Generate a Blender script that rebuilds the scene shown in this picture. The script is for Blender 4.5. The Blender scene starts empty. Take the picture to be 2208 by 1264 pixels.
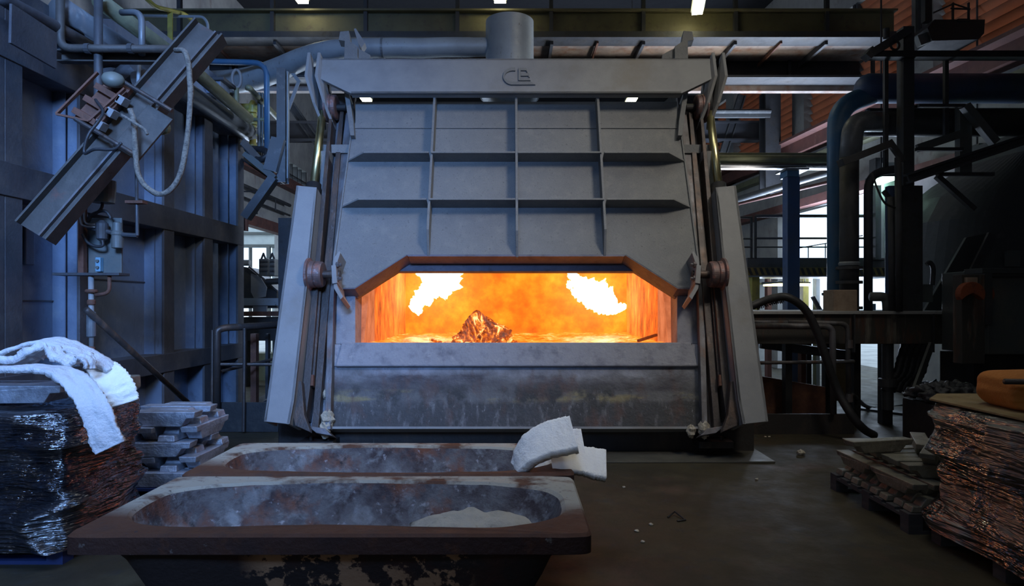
import bpy, bmesh, math, random
from mathutils import Vector, Matrix, noise
random.seed(7)
S = bpy.context.scene
COL = S.collection
F = 1400.0; HX = 1113.0; HY = 655.0; EYE = 1.6      # focal length in px of the 2208 px frame, vanishing point, eye height

# ------------------------------------------------------------------ camera, exposure, world, large lights
cd = bpy.data.cameras.new('camera'); cam = bpy.data.objects.new('camera', cd); COL.objects.link(cam)
cam.location = (0, 0, EYE); cam.rotation_euler = (math.pi/2, 0, 0)
cd.sensor_width = 36.0; cd.lens = F/2208*36.0
cd.shift_x = (1104-HX)/2208; cd.shift_y = (HY-632)/2208
cd.clip_start = 0.05; cd.clip_end = 200
S.camera = cam
S.view_settings.view_transform = 'Standard'; S.view_settings.look = 'None'
S.view_settings.gamma = 1.0; S.view_settings.use_curve_mapping = False
S.view_settings.exposure = 0.0
S.cycles.use_denoising = True
S.cycles.max_bounces = 7; S.cycles.diffuse_bounces = 3; S.cycles.glossy_bounces = 3
S.cycles.transparent_max_bounces = 12
S.cycles.sample_clamp_indirect = 4.0
W = bpy.data.worlds.new('overcast_sky'); S.world = W; W.use_nodes = True
wn = W.node_tree.nodes; bg = wn['Background']
bg.inputs['Color'].default_value = (0.62, 0.80, 1.0, 1); bg.inputs['Strength'].default_value = 2.2

def area(name, loc, aim, sx, sy, power, color, spread=180):
    l = bpy.data.lights.new(name, 'AREA'); l.shape = 'RECTANGLE'; l.size = sx; l.size_y = sy
    l.energy = power; l.color = color; l.spread = math.radians(spread)
    o = bpy.data.objects.new(name, l); COL.objects.link(o); o.location = loc
    d = Vector(aim) - Vector(loc); o.rotation_euler = d.to_track_quat('-Z', 'Y').to_euler()
    return o
# daylight through the hall gate and the high windows behind the camera, and the roof lights above
area('gate_daylight', (-3.0, -5.0, 3.4), (0.0, 7.0, 2.4), 5.0, 4.0, 40, (0.84, 0.90, 1.0))
area('roof_window_daylight', (4.6, 1.4, 8.4), (-0.1, 7.5, 2.5), 1.5, 1.5, 40, (1.0, 0.92, 0.80), 62)
area('window_daylight', (-0.6, -5.0, 6.2), (-4.6, 7.6, 2.2), 2.5, 2.0, 185, (0.24, 0.47, 1.0), 48)
area('roof_light', (-2.5, 2.2, 8.3), (-3.0, 5.2, 0.0), 4.0, 3.0, 60, (0.30, 0.50, 1.0), 70)
area('roof_light', (1.0, 4.6, 8.6), (0.6, 5.4, 0.0), 5.0, 3.0, 25, (0.95, 0.95, 0.85), 70)
area('side_window_daylight', (6.2, 13.6, 2.4), (1.5, 11.4, 6.3), 3.0, 2.0, 620, (0.65, 0.78, 1.0), 170)
area('side_window_daylight', (-5.6, 15.0, 3.2), (-4.0, 12.0, 5.8), 3.0, 2.0, 130, (0.6, 0.75, 1.0), 170)

area('girder_fill_lamp', (3.8, 10.72, 3.3), (2.5, 11.2, 6.2), 1.6, 0.4, 42, (1.0, 0.93, 0.85), 120)  # unseen fill lamp, added to brighten the girder's walkway plates from below

# ------------------------------------------------------------------ coordinates
def P(px, py, Y): return Vector(((px-HX)*Y/F, Y, EYE-(py-HY)*Y/F))
def PX(px, py, X):                      # point on the plane x = X
    Y = X*F/(px-HX); return P(px, py, Y)
def PZ(px, py, Z):                      # point on the level z = Z
    Y = (EYE-Z)*F/(py-HY); return P(px, py, Y)
LEAN = math.radians(19.8); SN, CS = math.sin(LEAN), math.cos(LEAN)
GO = Vector((0, 6.75, 0.25)); GV = Vector((0, SN, CS)); GW = Vector((0, -CS, SN)); GU = Vector((1, 0, 0))
def uv(px, py, w=0.0):                  # point of the furnace's leaning front plane
    d = P(px, py, 1.0)-Vector((0, 0, EYE)); C = Vector((0, 0, EYE))
    t = ((GO+GW*w-C).dot(GW))/d.dot(GW); q = C+d*t-GO
    return (q.dot(GU), q.dot(GV))
def G3(u, v, w): return GO+GU*u+GV*v+GW*w

# ------------------------------------------------------------------ mesh helpers
ORG = {}
class MB:
    def __init__(s): s.bm = bmesh.new()
    def face(s, vs):
        try: return s.bm.faces.new(vs)
        except ValueError: return None
    def prism(s, pts, off):             # polygon and the same polygon moved by off
        off = Vector(off); a = [s.bm.verts.new(p) for p in pts]; b = [s.bm.verts.new(Vector(p)+off) for p in pts]
        s.face(a); s.face(list(reversed(b))); n = len(a)
        for i in range(n): s.face([a[(i+1) % n], a[i], b[i], b[(i+1) % n]])
        return s
    def loft(s, rings, closed=True, caps=True):
        R = [[s.bm.verts.new(p) for p in r] for r in rings]
        for i in range(len(R)-1):
            n = len(R[i])
            for j in range(n if closed else n-1):
                k = (j+1) % n; s.face([R[i][j], R[i][k], R[i+1][k], R[i+1][j]])
        if caps and closed: s.face(list(reversed(R[0]))); s.face(R[-1])
        return s
    def box(s, x0, x1, y0, y1, z0, z1, rz=0, c=None):
        p = [Vector((x, y, z0)) for x, y in ((x0, y0), (x1, y0), (x1, y1), (x0, y1))]
        if rz:
            c = Vector(c if c else ((x0+x1)/2, (y0+y1)/2, 0)); c.z = 0; m = Matrix.Rotation(rz, 3, 'Z')
            p = [m @ (q-c)+c for q in p]
        return s.prism(list(reversed(p)), (0, 0, z1-z0))
    def beam(s, p0, p1, w, h, kind='box', up=(0, 0, 1), t=0.015):
        p0, p1 = Vector(p0), Vector(p1); d = (p1-p0).normalized(); up = Vector(up)
        if abs(d.dot(up)) > .98: up = Vector((0, -1, 0))
        sx = d.cross(up).normalized(); sy = sx.cross(d).normalized(); a, b = w/2, h/2
        pr = {'box': [(-a, -b), (a, -b), (a, b), (-a, b)],
              'I': [(-a, -b), (a, -b), (a, -b+t), (t/2, -b+t), (t/2, b-t), (a, b-t), (a, b), (-a, b), (-a, b-t), (-t/2, b-t), (-t/2, -b+t), (-a, -b+t)],
              'U': [(-a, -b), (a, -b), (a, -b+t), (-a+t, -b+t), (-a+t, b-t), (a, b-t), (a, b), (-a, b)],
              'L': [(-a, -b), (a, -b), (a, -b+t), (-a+t, -b+t), (-a+t, b), (-a, b)],
              'T': [(-t/2, -b), (t/2, -b), (t/2, b-t), (a, b-t), (a, b), (-a, b), (-a, b-t), (-t/2, b-t)]}[kind]
        return s.prism([p0+sx*x+sy*y for x, y in pr], p1-p0)
    def tube(s, pts, r, n=12, caps=True, rf=None, ns=0.0):
        pts = [Vector(p) for p in pts]; rings = []; nrm = None
        for i, p in enumerate(pts):
            t = (pts[min(i+1, len(pts)-1)]-pts[max(i-1, 0)]).normalized()
            if nrm is None: nrm = t.orthogonal().normalized()
            nrm = (nrm-t*nrm.dot(t)).normalized(); b = t.cross(nrm)
            rr = rf(i/(len(pts)-1)) if rf else r; ring = []
            for k in range(n):
                q = (nrm*math.cos(2*math.pi*k/n)+b*math.sin(2*math.pi*k/n))
                if ns: q = q*(1+ns*noise.noise(p*9+q*2))
                ring.append(p+q*rr)
            rings.append(ring)
        return s.loft(rings, True, caps)
    def lathe(s, c, axis, prof, n=28, caps=True):   # prof: (distance along the axis, radius)
        a = Vector(axis).normalized(); o = a.orthogonal().normalized(); b = a.cross(o); c = Vector(c)
        return s.loft([[c+a*h+(o*math.cos(2*math.pi*k/n)+b*math.sin(2*math.pi*k/n))*r for k in range(n)] for h, r in prof], True, caps)
    def build(s, name, mat, parent=None, bev=0, smooth=False, sub=0):
        bm = s.bm; bmesh.ops.recalc_face_normals(bm, faces=bm.faces)
        lo = Vector([min(v.co[i] for v in bm.verts) for i in range(3)]); hi = Vector([max(v.co[i] for v in bm.verts) for i in range(3)])
        org = Vector(((lo.x+hi.x)/2, (lo.y+hi.y)/2, lo.z if parent is None else (lo.z+hi.z)/2))
        for v in bm.verts: v.co -= org
        me = bpy.data.meshes.new(name); bm.to_mesh(me); bm.free()
        o = bpy.data.objects.new(name, me); COL.objects.link(o); me.materials.append(mat)
        o.location = org-(ORG[parent.name] if parent else Vector((0, 0, 0))); ORG[o.name] = org
        if parent: o.parent = parent
        if smooth:
            for p in me.polygons: p.use_smooth = True
        if bev:
            m = o.modifiers.new('edge', 'BEVEL'); m.width = bev; m.segments = 2; m.limit_method = 'ANGLE'; m.angle_limit = math.radians(35)
        if sub:
            m = o.modifiers.new('sub', 'SUBSURF'); m.levels = sub; m.render_levels = sub
        return o
def arc(c, r, a0, a1, ax, ay, n=8):     # arc points in the plane of ax, ay
    c, ax, ay = Vector(c), Vector(ax), Vector(ay)
    return [c+ax*(r*math.cos(a0+(a1-a0)*i/n))+ay*(r*math.sin(a0+(a1-a0)*i/n)) for i in range(n+1)]
def bend(pts, r=0.1, n=6):              # polyline with rounded corners
    pts = [Vector(p) for p in pts]; out = [pts[0]]
    for i in range(1, len(pts)-1):
        a, b, c = pts[i-1], pts[i], pts[i+1]; d0, d1 = (a-b), (c-b)
        q = min(r, d0.length*.45, d1.length*.45); s, e = b+d0.normalized()*q, b+d1.normalized()*q
        for k in range(n+1):
            t = k/n; out.append(s*(1-t)**2+b*2*t*(1-t)+e*t*t)
    out.append(pts[-1]); return out
def spline(pts, n=10):                  # Catmull-Rom through points
    pts = [Vector(p) for p in pts]; q = [pts[0]*2-pts[1]]+pts+[pts[-1]*2-pts[-2]]; out = []
    for i in range(1, len(q)-2):
        for k in range(n):
            t = k/n; a, b, c, d = q[i-1], q[i], q[i+1], q[i+2]
            out.append(.5*((2*b)+(c-a)*t+(2*a-5*b+4*c-d)*t*t+(3*b-a-3*c+d)*t**3))
    out.append(pts[-1]); return out
def tag(o, label, cat, group=None, kind=None):
    if label: o['label'] = label
    if cat: o['category'] = cat
    if group: o['group'] = group
    if kind: o['kind'] = kind
    return o
def T(name, loc, label, cat, group=None):
    o = bpy.data.objects.new(name, None); o.empty_display_size = .1; COL.objects.link(o); o.location = loc; ORG[o.name] = Vector(loc)
    return tag(o, label, cat, group)
def struct(o, label=None): o['kind'] = 'structure'; return tag(o, label, None)
def copy_tree(o, parent=None):
    c = o.copy(); COL.objects.link(c); c.parent = parent
    for ch in KIDS(o): copy_tree(ch, c)
    return c
def KIDS(o): return [c for c in COL.objects if c.parent == o]

# ------------------------------------------------------------------ materials
def M(name, base, rough=.6, metal=0.0, layers=(), bump=.15, bscale=30, rvar=.1, emit=None, spec=.5):
    m = bpy.data.materials.new(name); m.use_nodes = True; nt = m.node_tree; N, L = nt.nodes, nt.links
    b = N['Principled BSDF']; b.inputs['Roughness'].default_value = rough; b.inputs['Metallic'].default_value = metal
    b.inputs['Specular IOR Level'].default_value = spec
    tc = N.new('ShaderNodeTexCoord'); col = None
    def noisy(scale, lo, hi, detail=6, stretch=(1, 1, 1), dist=0):
        mp = N.new('ShaderNodeMapping'); mp.inputs['Scale'].default_value = [scale*q for q in stretch]
        L.new(tc.outputs['Object'], mp.inputs['Vector'])
        n = N.new('ShaderNodeTexNoise'); n.inputs['Scale'].default_value = 1; n.inputs['Detail'].default_value = detail
        n.inputs['Roughness'].default_value = .62; n.inputs['Distortion'].default_value = dist
        L.new(mp.outputs[0], n.inputs['Vector'])
        r = N.new('ShaderNodeMapRange'); r.inputs['From Min'].default_value = lo; r.inputs['From Max'].default_value = hi
        L.new(n.outputs['Fac'], r.inputs['Value']); return r.outputs[0]
    for ly in layers:
        c, sc, lo, hi = ly[:4]; st = ly[4] if len(ly) > 4 else (1, 1, 1)
        f = noisy(sc, lo, hi, 8, st, ly[6] if len(ly) > 6 else 0)
        if len(ly) > 5 and ly[5]:       # band of object height: (z0, z1, soft)
            z0, z1, sf = ly[5][:3]; ax = ly[5][3] if len(ly[5]) > 3 else 'Z'
            sp = N.new('ShaderNodeSeparateXYZ'); L.new(tc.outputs['Object'], sp.inputs[0])
            for q, (fa, fb) in enumerate(((z0-sf, z0), (z1+sf, z1))):
                r = N.new('ShaderNodeMapRange'); r.inputs['From Min'].default_value = fa; r.inputs['From Max'].default_value = fb
                L.new(sp.outputs[ax], r.inputs['Value'])
                mu = N.new('ShaderNodeMath'); mu.operation = 'MULTIPLY'; L.new(f, mu.inputs[0]); L.new(r.outputs[0], mu.inputs[1]); f = mu.outputs[0]
        mx = N.new('ShaderNodeMix'); mx.data_type = 'RGBA'; L.new(f, mx.inputs['Factor'])
        if col is None: mx.inputs['A'].default_value = (*base, 1)
        else: L.new(col, mx.inputs['A'])
        mx.inputs['B'].default_value = (*c, 1); col = mx.outputs['Result']
    if col is None: b.inputs['Base Color'].default_value = (*base, 1)
    else: L.new(col, b.inputs['Base Color'])
    if rvar:
        f = noisy(bscale*.3, .3, .7)
        r = N.new('ShaderNodeMapRange'); r.inputs['To Min'].default_value = max(.03, rough-rvar); r.inputs['To Max'].default_value = min(1, rough+rvar)
        L.new(f, r.inputs['Value']); L.new(r.outputs[0], b.inputs['Roughness'])
    if bump:
        f = noisy(bscale, 0, 1, 8); bp = N.new('ShaderNodeBump'); bp.inputs['Strength'].default_value = bump; bp.inputs['Distance'].default_value = .02
        L.new(f, bp.inputs['Height']); L.new(bp.outputs[0], b.inputs['Normal'])
    if emit:
        b.inputs['Emission Color'].default_value = (*emit[0], 1); b.inputs['Emission Strength'].default_value = emit[1]
    return m
def glow(name, cols, scale, strength, stretch=(1, 1, 1), detail=6, rough=.9, base=(.12, .06, .03), facing=None, dist=0, bump=0):
    # incandescent surface: emission colour varies with a noise
    m = bpy.data.materials.new(name); m.use_nodes = True; N, L = m.node_tree.nodes, m.node_tree.links
    b = N['Principled BSDF']; b.inputs['Roughness'].default_value = rough; b.inputs['Base Color'].default_value = (*base, 1)
    tc = N.new('ShaderNodeTexCoord'); mp = N.new('ShaderNodeMapping'); mp.inputs['Scale'].default_value = [scale*q for q in stretch]
    L.new(tc.outputs['Object'], mp.inputs['Vector'])
    n = N.new('ShaderNodeTexNoise'); n.inputs['Scale'].default_value = 1; n.inputs['Detail'].default_value = detail; n.inputs['Distortion'].default_value = dist
    n.inputs['Roughness'].default_value = .65
    L.new(mp.outputs[0], n.inputs['Vector'])
    r = N.new('ShaderNodeValToRGB'); e = r.color_ramp.elements
    e[0].position = cols[0][0]; e[0].color = (*cols[0][1], 1); e[1].position = cols[-1][0]; e[1].color = (*cols[-1][1], 1)
    for p, c in cols[1:-1]: q = e.new(p); q.color = (*c, 1)
    L.new(n.outputs['Fac'], r.inputs[0]); L.new(r.outputs[0], b.inputs['Emission Color']); b.inputs['Emission Strength'].default_value = strength
    if bump:
        bp = N.new('ShaderNodeBump'); bp.inputs['Strength'].default_value = bump; bp.inputs['Distance'].default_value = .05
        L.new(n.outputs['Fac'], bp.inputs['Height']); L.new(bp.outputs[0], b.inputs['Normal'])
    return m

DUST = (.36, .35, .32)
m_door = M('dusty_grey_steel', (.20, .205, .205), .7, 0, [((.15, .155, .165), 1.3, .35, .75), ((.25, .25, .235), 9, .5, .85), ((.10, .10, .105), 34, .60, .72), ((.27, .27, .26), 110, .56, .75), ((.09, .09, .10), 90, .60, .75)], .25, 60)
m_plate = M('light_grey_plate', (.25, .255, .26), .62, 0, [((.19, .195, .21), 2.2, .4, .7), ((.22, .20, .17), 1.1, .55, .8), ((.13, .12, .11), 14, .68, .78)], .1, 70)
m_guide = M('worn_rail_steel', (.085, .075, .072), .5, .35, [((.19, .19, .21), 3, .45, .65, (1, 1, .3)), ((.16, .085, .055), 8, .55, .75, (1, 1, .25)), ((.05, .045, .045), 5, .6, .8)], .2, 30)
m_rail = M('brown_rail_steel', (.06, .05, .047), .45, .4, [((.15, .09, .06), 7, .5, .75, (1, 1, .2)), ((.14, .14, .15), 14, .6, .8, (1, 1, .1))], .2, 40)
m_lip = M('dark_purple_steel', (.10, .10, .14), .55, .2, [((.15, .145, .18), 3, .4, .7), ((.07, .06, .07), 9, .55, .75)], .25, 25)
m_frame = M('crusted_refractory', (.30, .30, .33), .85, 0, [((.18, .18, .21), 6, .5, .7), ((.42, .40, .40), 14, .58, .8), ((.08, .08, .09), 22, .66, .74)], .6, 22)
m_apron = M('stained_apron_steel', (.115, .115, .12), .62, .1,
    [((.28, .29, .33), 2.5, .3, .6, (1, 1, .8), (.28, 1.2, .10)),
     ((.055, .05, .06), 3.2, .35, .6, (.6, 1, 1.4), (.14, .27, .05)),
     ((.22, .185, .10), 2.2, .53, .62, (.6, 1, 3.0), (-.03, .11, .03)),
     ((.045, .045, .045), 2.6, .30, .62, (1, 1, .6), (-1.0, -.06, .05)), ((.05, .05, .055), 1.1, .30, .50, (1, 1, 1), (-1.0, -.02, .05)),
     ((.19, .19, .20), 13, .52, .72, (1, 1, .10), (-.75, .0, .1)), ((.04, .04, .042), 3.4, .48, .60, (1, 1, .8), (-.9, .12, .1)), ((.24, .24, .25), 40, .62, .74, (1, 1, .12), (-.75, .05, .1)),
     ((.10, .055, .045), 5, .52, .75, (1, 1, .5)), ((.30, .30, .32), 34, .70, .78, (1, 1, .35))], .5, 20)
m_base = M('black_base_steel', (.035, .032, .032), .6, .2, [((.075, .055, .045), 4, .5, .75, (1, 1, .3)), ((.12, .12, .12), 18, .66, .8, (1, 1, .1))], .3, 20)
m_chrome = M('polished_rod', (.85, .78, .42), .33, 1.0, (), 0, 10, 0)  # yellow base colour stands in for lamplight reflected along the chrome
m_black = M('blackened_steel', (.03, .031, .034), .55, .3, [((.06, .055, .05), 6, .5, .8)], .2, 20)
m_dark = M('dark_grimy_steel', (.055, .058, .066), .6, .2, [((.09, .08, .075), 4, .5, .8), ((.03, .03, .03), 8, .5, .8)], .2, 20)
m_rust = M('rusty_steel', (.13, .055, .035), .75, .1, [((.22, .10, .05), 8, .5, .75), ((.05, .03, .03), 5, .5, .75)], .35, 25)
m_wheel = M('rust_red_wheel_steel', (.16, .11, .105), .5, .3, [((.30, .13, .10), 12, .45, .65), ((.34, .32, .33), 20, .6, .75)], .2, 40)
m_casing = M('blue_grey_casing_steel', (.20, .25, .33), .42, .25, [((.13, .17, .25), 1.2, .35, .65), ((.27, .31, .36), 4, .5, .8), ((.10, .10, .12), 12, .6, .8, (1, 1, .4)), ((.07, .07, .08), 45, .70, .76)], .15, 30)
m_track = M('grimy_track_steel', (.055, .05, .046), .6, .15, [((.10, .09, .08), 5, .45, .8), ((.10, .05, .04), 8, .58, .75)], .2, 30)
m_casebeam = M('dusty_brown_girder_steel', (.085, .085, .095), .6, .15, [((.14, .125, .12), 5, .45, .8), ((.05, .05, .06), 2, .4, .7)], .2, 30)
m_dash = M('pale_dash_white', (.75, .76, .8), .9, 0, (), .4, 60)
m_pipe = M('grey_pipe_paint', (.13, .14, .15), .45, .15, [((.14, .15, .165), 2, .4, .7), ((.26, .27, .27), 9, .55, .8)], .08, 30)
m_duct = M('pale_duct_paint', (.30, .34, .37), .5, .1, [((.22, .25, .28), 2, .4, .7), ((.12, .12, .11), 22, .62, .72, (1, 1, .6)), ((.17, .13, .10), 9, .66, .8)], .1, 40)
m_olive = M('olive_pipe_paint', (.20, .21, .13), .5, .1, [((.12, .12, .09), 4, .45, .75)], .1, 30)
m_yellow = M('faded_yellow_paint', (.36, .31, .06), .5, 0, [((.16, .14, .06), 6, .45, .75)], .1, 30)
m_blue = M('blue_pipe_paint', (.045, .14, .27), .45, .1, [((.10, .17, .25), 3, .45, .75)], .08, 30)
m_bluedark = M('deep_blue_paint', (.045, .085, .19), .5, .1, [((.07, .09, .14), 3, .45, .75)], .08, 30)
m_conc = M('dirty_pale_concrete', (.42, .42, .41), .85, 0, [((.27, .27, .28), 1.5, .4, .7), ((.20, .15, .13), 5, .58, .8, (1, 1, .5))], .25, 14)
m_concd = M('dark_concrete', (.12, .13, .16), .85, 0, [((.08, .085, .10), 1.2, .4, .7)], .2, 12)
def louvre_mat():       # translucent orange slats with daylight behind them
    m = M('orange_louvre_slat', (.50, .20, .10), .6, 0, [((.38, .13, .07), 3, .45, .75), ((.56, .34, .22), 9, .6, .8)], .1, 30); nt = m.node_tree
    b = nt.nodes['Principled BSDF']; out = nt.nodes['Material Output']; t = nt.nodes.new('ShaderNodeBsdfTranslucent'); t.inputs['Color'].default_value = (.62, .33, .22, 1)
    mx = nt.nodes.new('ShaderNodeMixShader'); mx.inputs[0].default_value = .30; nt.links.new(b.outputs[0], mx.inputs[1]); nt.links.new(t.outputs[0], mx.inputs[2]); nt.links.new(mx.outputs[0], out.inputs['Surface'])
    tc = nt.nodes.new('ShaderNodeTexCoord'); sp = nt.nodes.new('ShaderNodeSeparateXYZ'); nt.links.new(tc.outputs['Object'], sp.inputs[0])   # dark shadow-gap seams at the slat joints
    p_ = (7.55-5.36)/13; c_ = (5.35+5.36+12*p_+.166)/2-5.35
    def mth(op, a, bb): q = nt.nodes.new('ShaderNodeMath'); q.operation = op; nt.links.new(a, q.inputs[0]); q.inputs[1].default_value = bb; return q.outputs[0]
    f = mth('LESS_THAN', mth('FRACT', mth('DIVIDE', mth('ADD', sp.outputs['Z'], c_), p_), 0), .16)
    dk = nt.nodes.new('ShaderNodeBsdfDiffuse'); dk.inputs['Color'].default_value = (.03, .015, .01, 1); m2 = nt.nodes.new('ShaderNodeMixShader')
    nt.links.new(f, m2.inputs[0]); nt.links.new(mx.outputs[0], m2.inputs[1]); nt.links.new(dk.outputs[0], m2.inputs[2]); nt.links.new(m2.outputs[0], out.inputs['Surface'])
    return m
m_ground = M('sunlit_yard', (.40, .40, .39), .9, 0, [((.25, .25, .25), 1.2, .45, .7)], .2, 8)
m_redbeam = M('red_oxide_girder', (.16, .07, .06), .6, .05, [((.09, .05, .05), 4, .45, .75), ((.27, .17, .14), 14, .6, .8)], .15, 25)
m_girder = M('olive_brown_girder', (.16, .145, .075), .6, .1, [((.11, .10, .06), 2, .4, .7), ((.08, .06, .05), 9, .55, .8)], .15, 20)
m_under = M('rust_stained_pale_plate', (.42, .35, .31), .7, 0, [((.30, .14, .08), 5, .48, .72), ((.24, .21, .20), 2, .45, .7), ((.12, .08, .07), 14, .62, .75)], .15, 20)
m_louvre = louvre_mat()
m_roof = M('soot_black_roof', (.018, .020, .026), .9, 0, (), .1, 10)
m_floor = M('oily_concrete_floor', (.050, .041, .022), .68, 0,
    [((.033, .028, .018), .9, .38, .62), ((.068, .058, .034), 2.3, .5, .75), ((.035, .034, .03), 6, .56, .72), ((.16, .15, .12), 42, .70, .78), ((.08, .05, .035), 1.7, .58, .75)], .28, 14, .12, spec=.3)
m_floorplate = M('floor_plate_steel', (.11, .105, .085), .5, .2, [((.07, .068, .06), 3, .4, .7), ((.15, .14, .11), 12, .55, .8)], .2, 25)
m_mould = M('rusted_cast_iron', (.065, .027, .018), .72, .1,
    [((.045, .022, .018), 3.5, .42, .62), ((.15, .052, .02), 6, .55, .75), ((.30, .27, .23), 10, .65, .72)], .45, 30)
m_mouldtop = M('lime_dusted_rim', (.095, .036, .016), .75, 0,
    [((.06, .028, .018), 6, .5, .7), ((.36, .34, .28), 3.2, .40, .52, (1, 1.4, 1), (-.02, .9, .22, 'Y')), ((.05, .03, .025), 30, .62, .7)], .4, 30)
m_cavity = M('coated_mould_cavity', (.135, .13, .135), .75, 0,
    [((.050, .036, .040), 3.6, .42, .58), ((.26, .27, .28), 6.5, .50, .68, (1, 1, 1), None, .3), ((.17, .060, .030), 2.6, .54, .66), ((.42, .42, .45), 17, .60, .74), ((.04, .03, .03), 11, .58, .7)], .7, 26)
m_mouldface = M('flaking_mould_face', (.028, .019, .017), .8, 0,
    [((.06, .022, .014), 4, .5, .7), ((.42, .24, .13), 8.5, .50, .53, (1, 1, 1), (-.32, .52, .12, 'X')), ((.05, .03, .025), 20, .6, .7)], .5, 30)
m_sand = M('pale_dross_residue', (.47, .42, .33), .9, 0, [((.34, .31, .25), 8, .45, .7), ((.13, .12, .10), 16, .64, .74)], .8, 30)
m_wool = M('white_fibre_wool', (.70, .71, .74), .95, 0, [((.62, .62, .66), 7, .45, .7), ((.66, .60, .56), 4, .6, .8)], .7, 55, spec=.2)
m_woolc = M('clean_fibre_wool', (.95, .93, .86), .95, 0, [((.86, .84, .79), 9, .5, .8)], .5, 70, spec=.2)
m_ingot = M('matt_aluminium_ingot', (.46, .49, .56), .40, .45, [((.25, .26, .29), 7, .4, .65), ((.52, .52, .50), 18, .55, .75), ((.20, .18, .15), 5, .62, .8)], .5, 34)
m_ingotr = M('oxidised_aluminium_ingot', (.27, .255, .20), .5, .45, [((.17, .16, .13), 7, .4, .65), ((.36, .34, .29), 18, .55, .75)], .5, 34)
m_wood = M('blackened_pallet_wood', (.045, .045, .05), .8, 0, [((.08, .075, .07), 4, .5, .75, (1, 1, 6))], .3, 20)
m_bluepal = M('blue_plastic_pallet', (.02, .035, .11), .5, 0, (), .1, 20)
m_orange = M('orange_sack_cloth', (.50, .19, .035), .8, 0, [((.36, .13, .03), 3, .4, .7), ((.15, .07, .03), 7, .66, .8)], .3, 40)
m_board = M('ochre_board', (.22, .16, .07), .7, 0, [((.30, .24, .13), 5, .45, .7), ((.10, .08, .05), 12, .55, .75)], .3, 30)
m_tan = M('tan_brick_block', (.36, .27, .20), .85, 0, [((.26, .19, .14), 10, .45, .7)], .3, 50)
m_rope = M('grey_brown_rope', (.20, .18, .15), .9, 0, [((.11, .10, .09), 40, .45, .6)], .6, 80)
m_rubber = M('black_rubber', (.022, .022, .025), .5, 0, [((.05, .05, .05), 20, .6, .8)], .2, 40)
m_glass = M('cloudy_bowl', (.14, .15, .13), .5, 0, (), 0, 10, 0)
m_cyan = M('pale_blue_switch', (.16, .30, .40), .5, 0, (), 0, 10, 0)
m_white = M('off_white_cladding', (.60, .66, .66), .7, 0, [((.48, .53, .55), 2, .4, .7)], .1, 20)
m_haz = M('hazard_yellow_dark', (.16, .12, .03), .6, 0, [((.08, .06, .03), 5, .45, .7)], .1, 20)
m_hazr = M('hazard_black', (.012, .012, .014), .6, 0, (), .1, 20)
m_label = M('yellow_notice', (.55, .42, .06), .6, 0, (), 0, 10, 0)
m_cone = M('dull_grey_green_sheet_steel', (.06, .068, .072), .6, .15, [((.055, .06, .065), 1.3, .4, .7), ((.12, .12, .12), 6, .58, .8)], .15, 20)
m_mach = M('grey_green_machine_paint', (.10, .115, .115), .55, .1, [((.14, .13, .115), 4, .45, .75), ((.05, .05, .05), 9, .6, .8)], .15, 20)
m_rustplat = M('rust_streaked_platform_steel', (.06, .055, .05), .65, .1, [((.26, .23, .19), 6, .56, .72, (1, 1, .15)), ((.13, .06, .04), 8, .52, .7, (1, 1, .2))], .3, 20)
m_lamp = M('fluorescent_tube', (.9, .9, .85), .4, 0, (), 0, 10, 0, emit=((1.0, .93, .55), 14))
m_lampc = M('cool_fluorescent_tube', (.9, .9, .85), .4, 0, (), 0, 10, 0, emit=((.55, 1.0, .80), 9))
m_lampy = M('yellow_fluorescent_tube', (.9, .9, .85), .4, 0, (), 0, 10, 0, emit=((1.0, .92, .40), 5))
m_refr = glow('glowing_refractory_back', [(.34, (.38, .045, .001)), (.45, (.75, .11, .003)), (.56, (1.0, .20, .006)), (.70, (1, .34, .018))], 2.4, 1.3, detail=12, base=(.34, .17, .04))
m_refrs = glow('glowing_refractory_side', [(.36, (.12, .012, .001)), (.46, (.5, .065, .004)), (.58, (1.0, .17, .012)), (.70, (1, .34, .05))], 6, 1.2, stretch=(1, 1, .5), detail=12, base=(.34, .15, .05))
m_jamb = glow('hot_daylit_jamb', [(.34, (.10, .02, .01)), (.43, (.55, .13, .045)), (.62, (.86, .25, .10))], 3.6, .78, stretch=(1, 1, .6), detail=7)  # hot glow; its pink also stands in for daylight falling on the jamb
m_bath = glow('molten_aluminium', [(.32, (.45, .06, .002)), (.45, (.9, .17, .005)), (.56, (1.0, .36, .035)), (.66, (1, .7, .25))], 3.6, 1.05, stretch=(1, 1.6, 1), detail=9, rough=.25, dist=.8, bump=.5)
def flame_mat():
    m = bpy.data.materials.new('gas_flame'); m.use_nodes = True; N, L = m.node_tree.nodes, m.node_tree.links
    N.remove(N['Principled BSDF']); out = N['Material Output']
    lw = N.new('ShaderNodeLayerWeight'); lw.inputs['Blend'].default_value = .35
    r = N.new('ShaderNodeValToRGB'); e = r.color_ramp.elements
    e[0].position = .25; e[0].color = (1, .88, .55, 1); e[1].position = .9; e[1].color = (1, .50, .05, 1)
    em = N.new('ShaderNodeEmission'); em.inputs['Strength'].default_value = 6.0
    L.new(lw.outputs['Facing'], r.inputs[0]); L.new(r.outputs[0], em.inputs['Color'])
    tr = N.new('ShaderNodeBsdfTransparent'); mx = N.new('ShaderNodeMixShader')
    mr = N.new('ShaderNodeMapRange'); mr.inputs['From Min'].default_value = .55; mr.inputs['From Max'].default_value = 1.0
    L.new(lw.outputs['Facing'], mr.inputs['Value']); L.new(mr.outputs[0], mx.inputs[0]); L.new(em.outputs[0], mx.inputs[1]); L.new(tr.outputs[0], mx.inputs[2])
    L.new(mx.outputs[0], out.inputs['Surface']); return m
m_flame = flame_mat()
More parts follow.
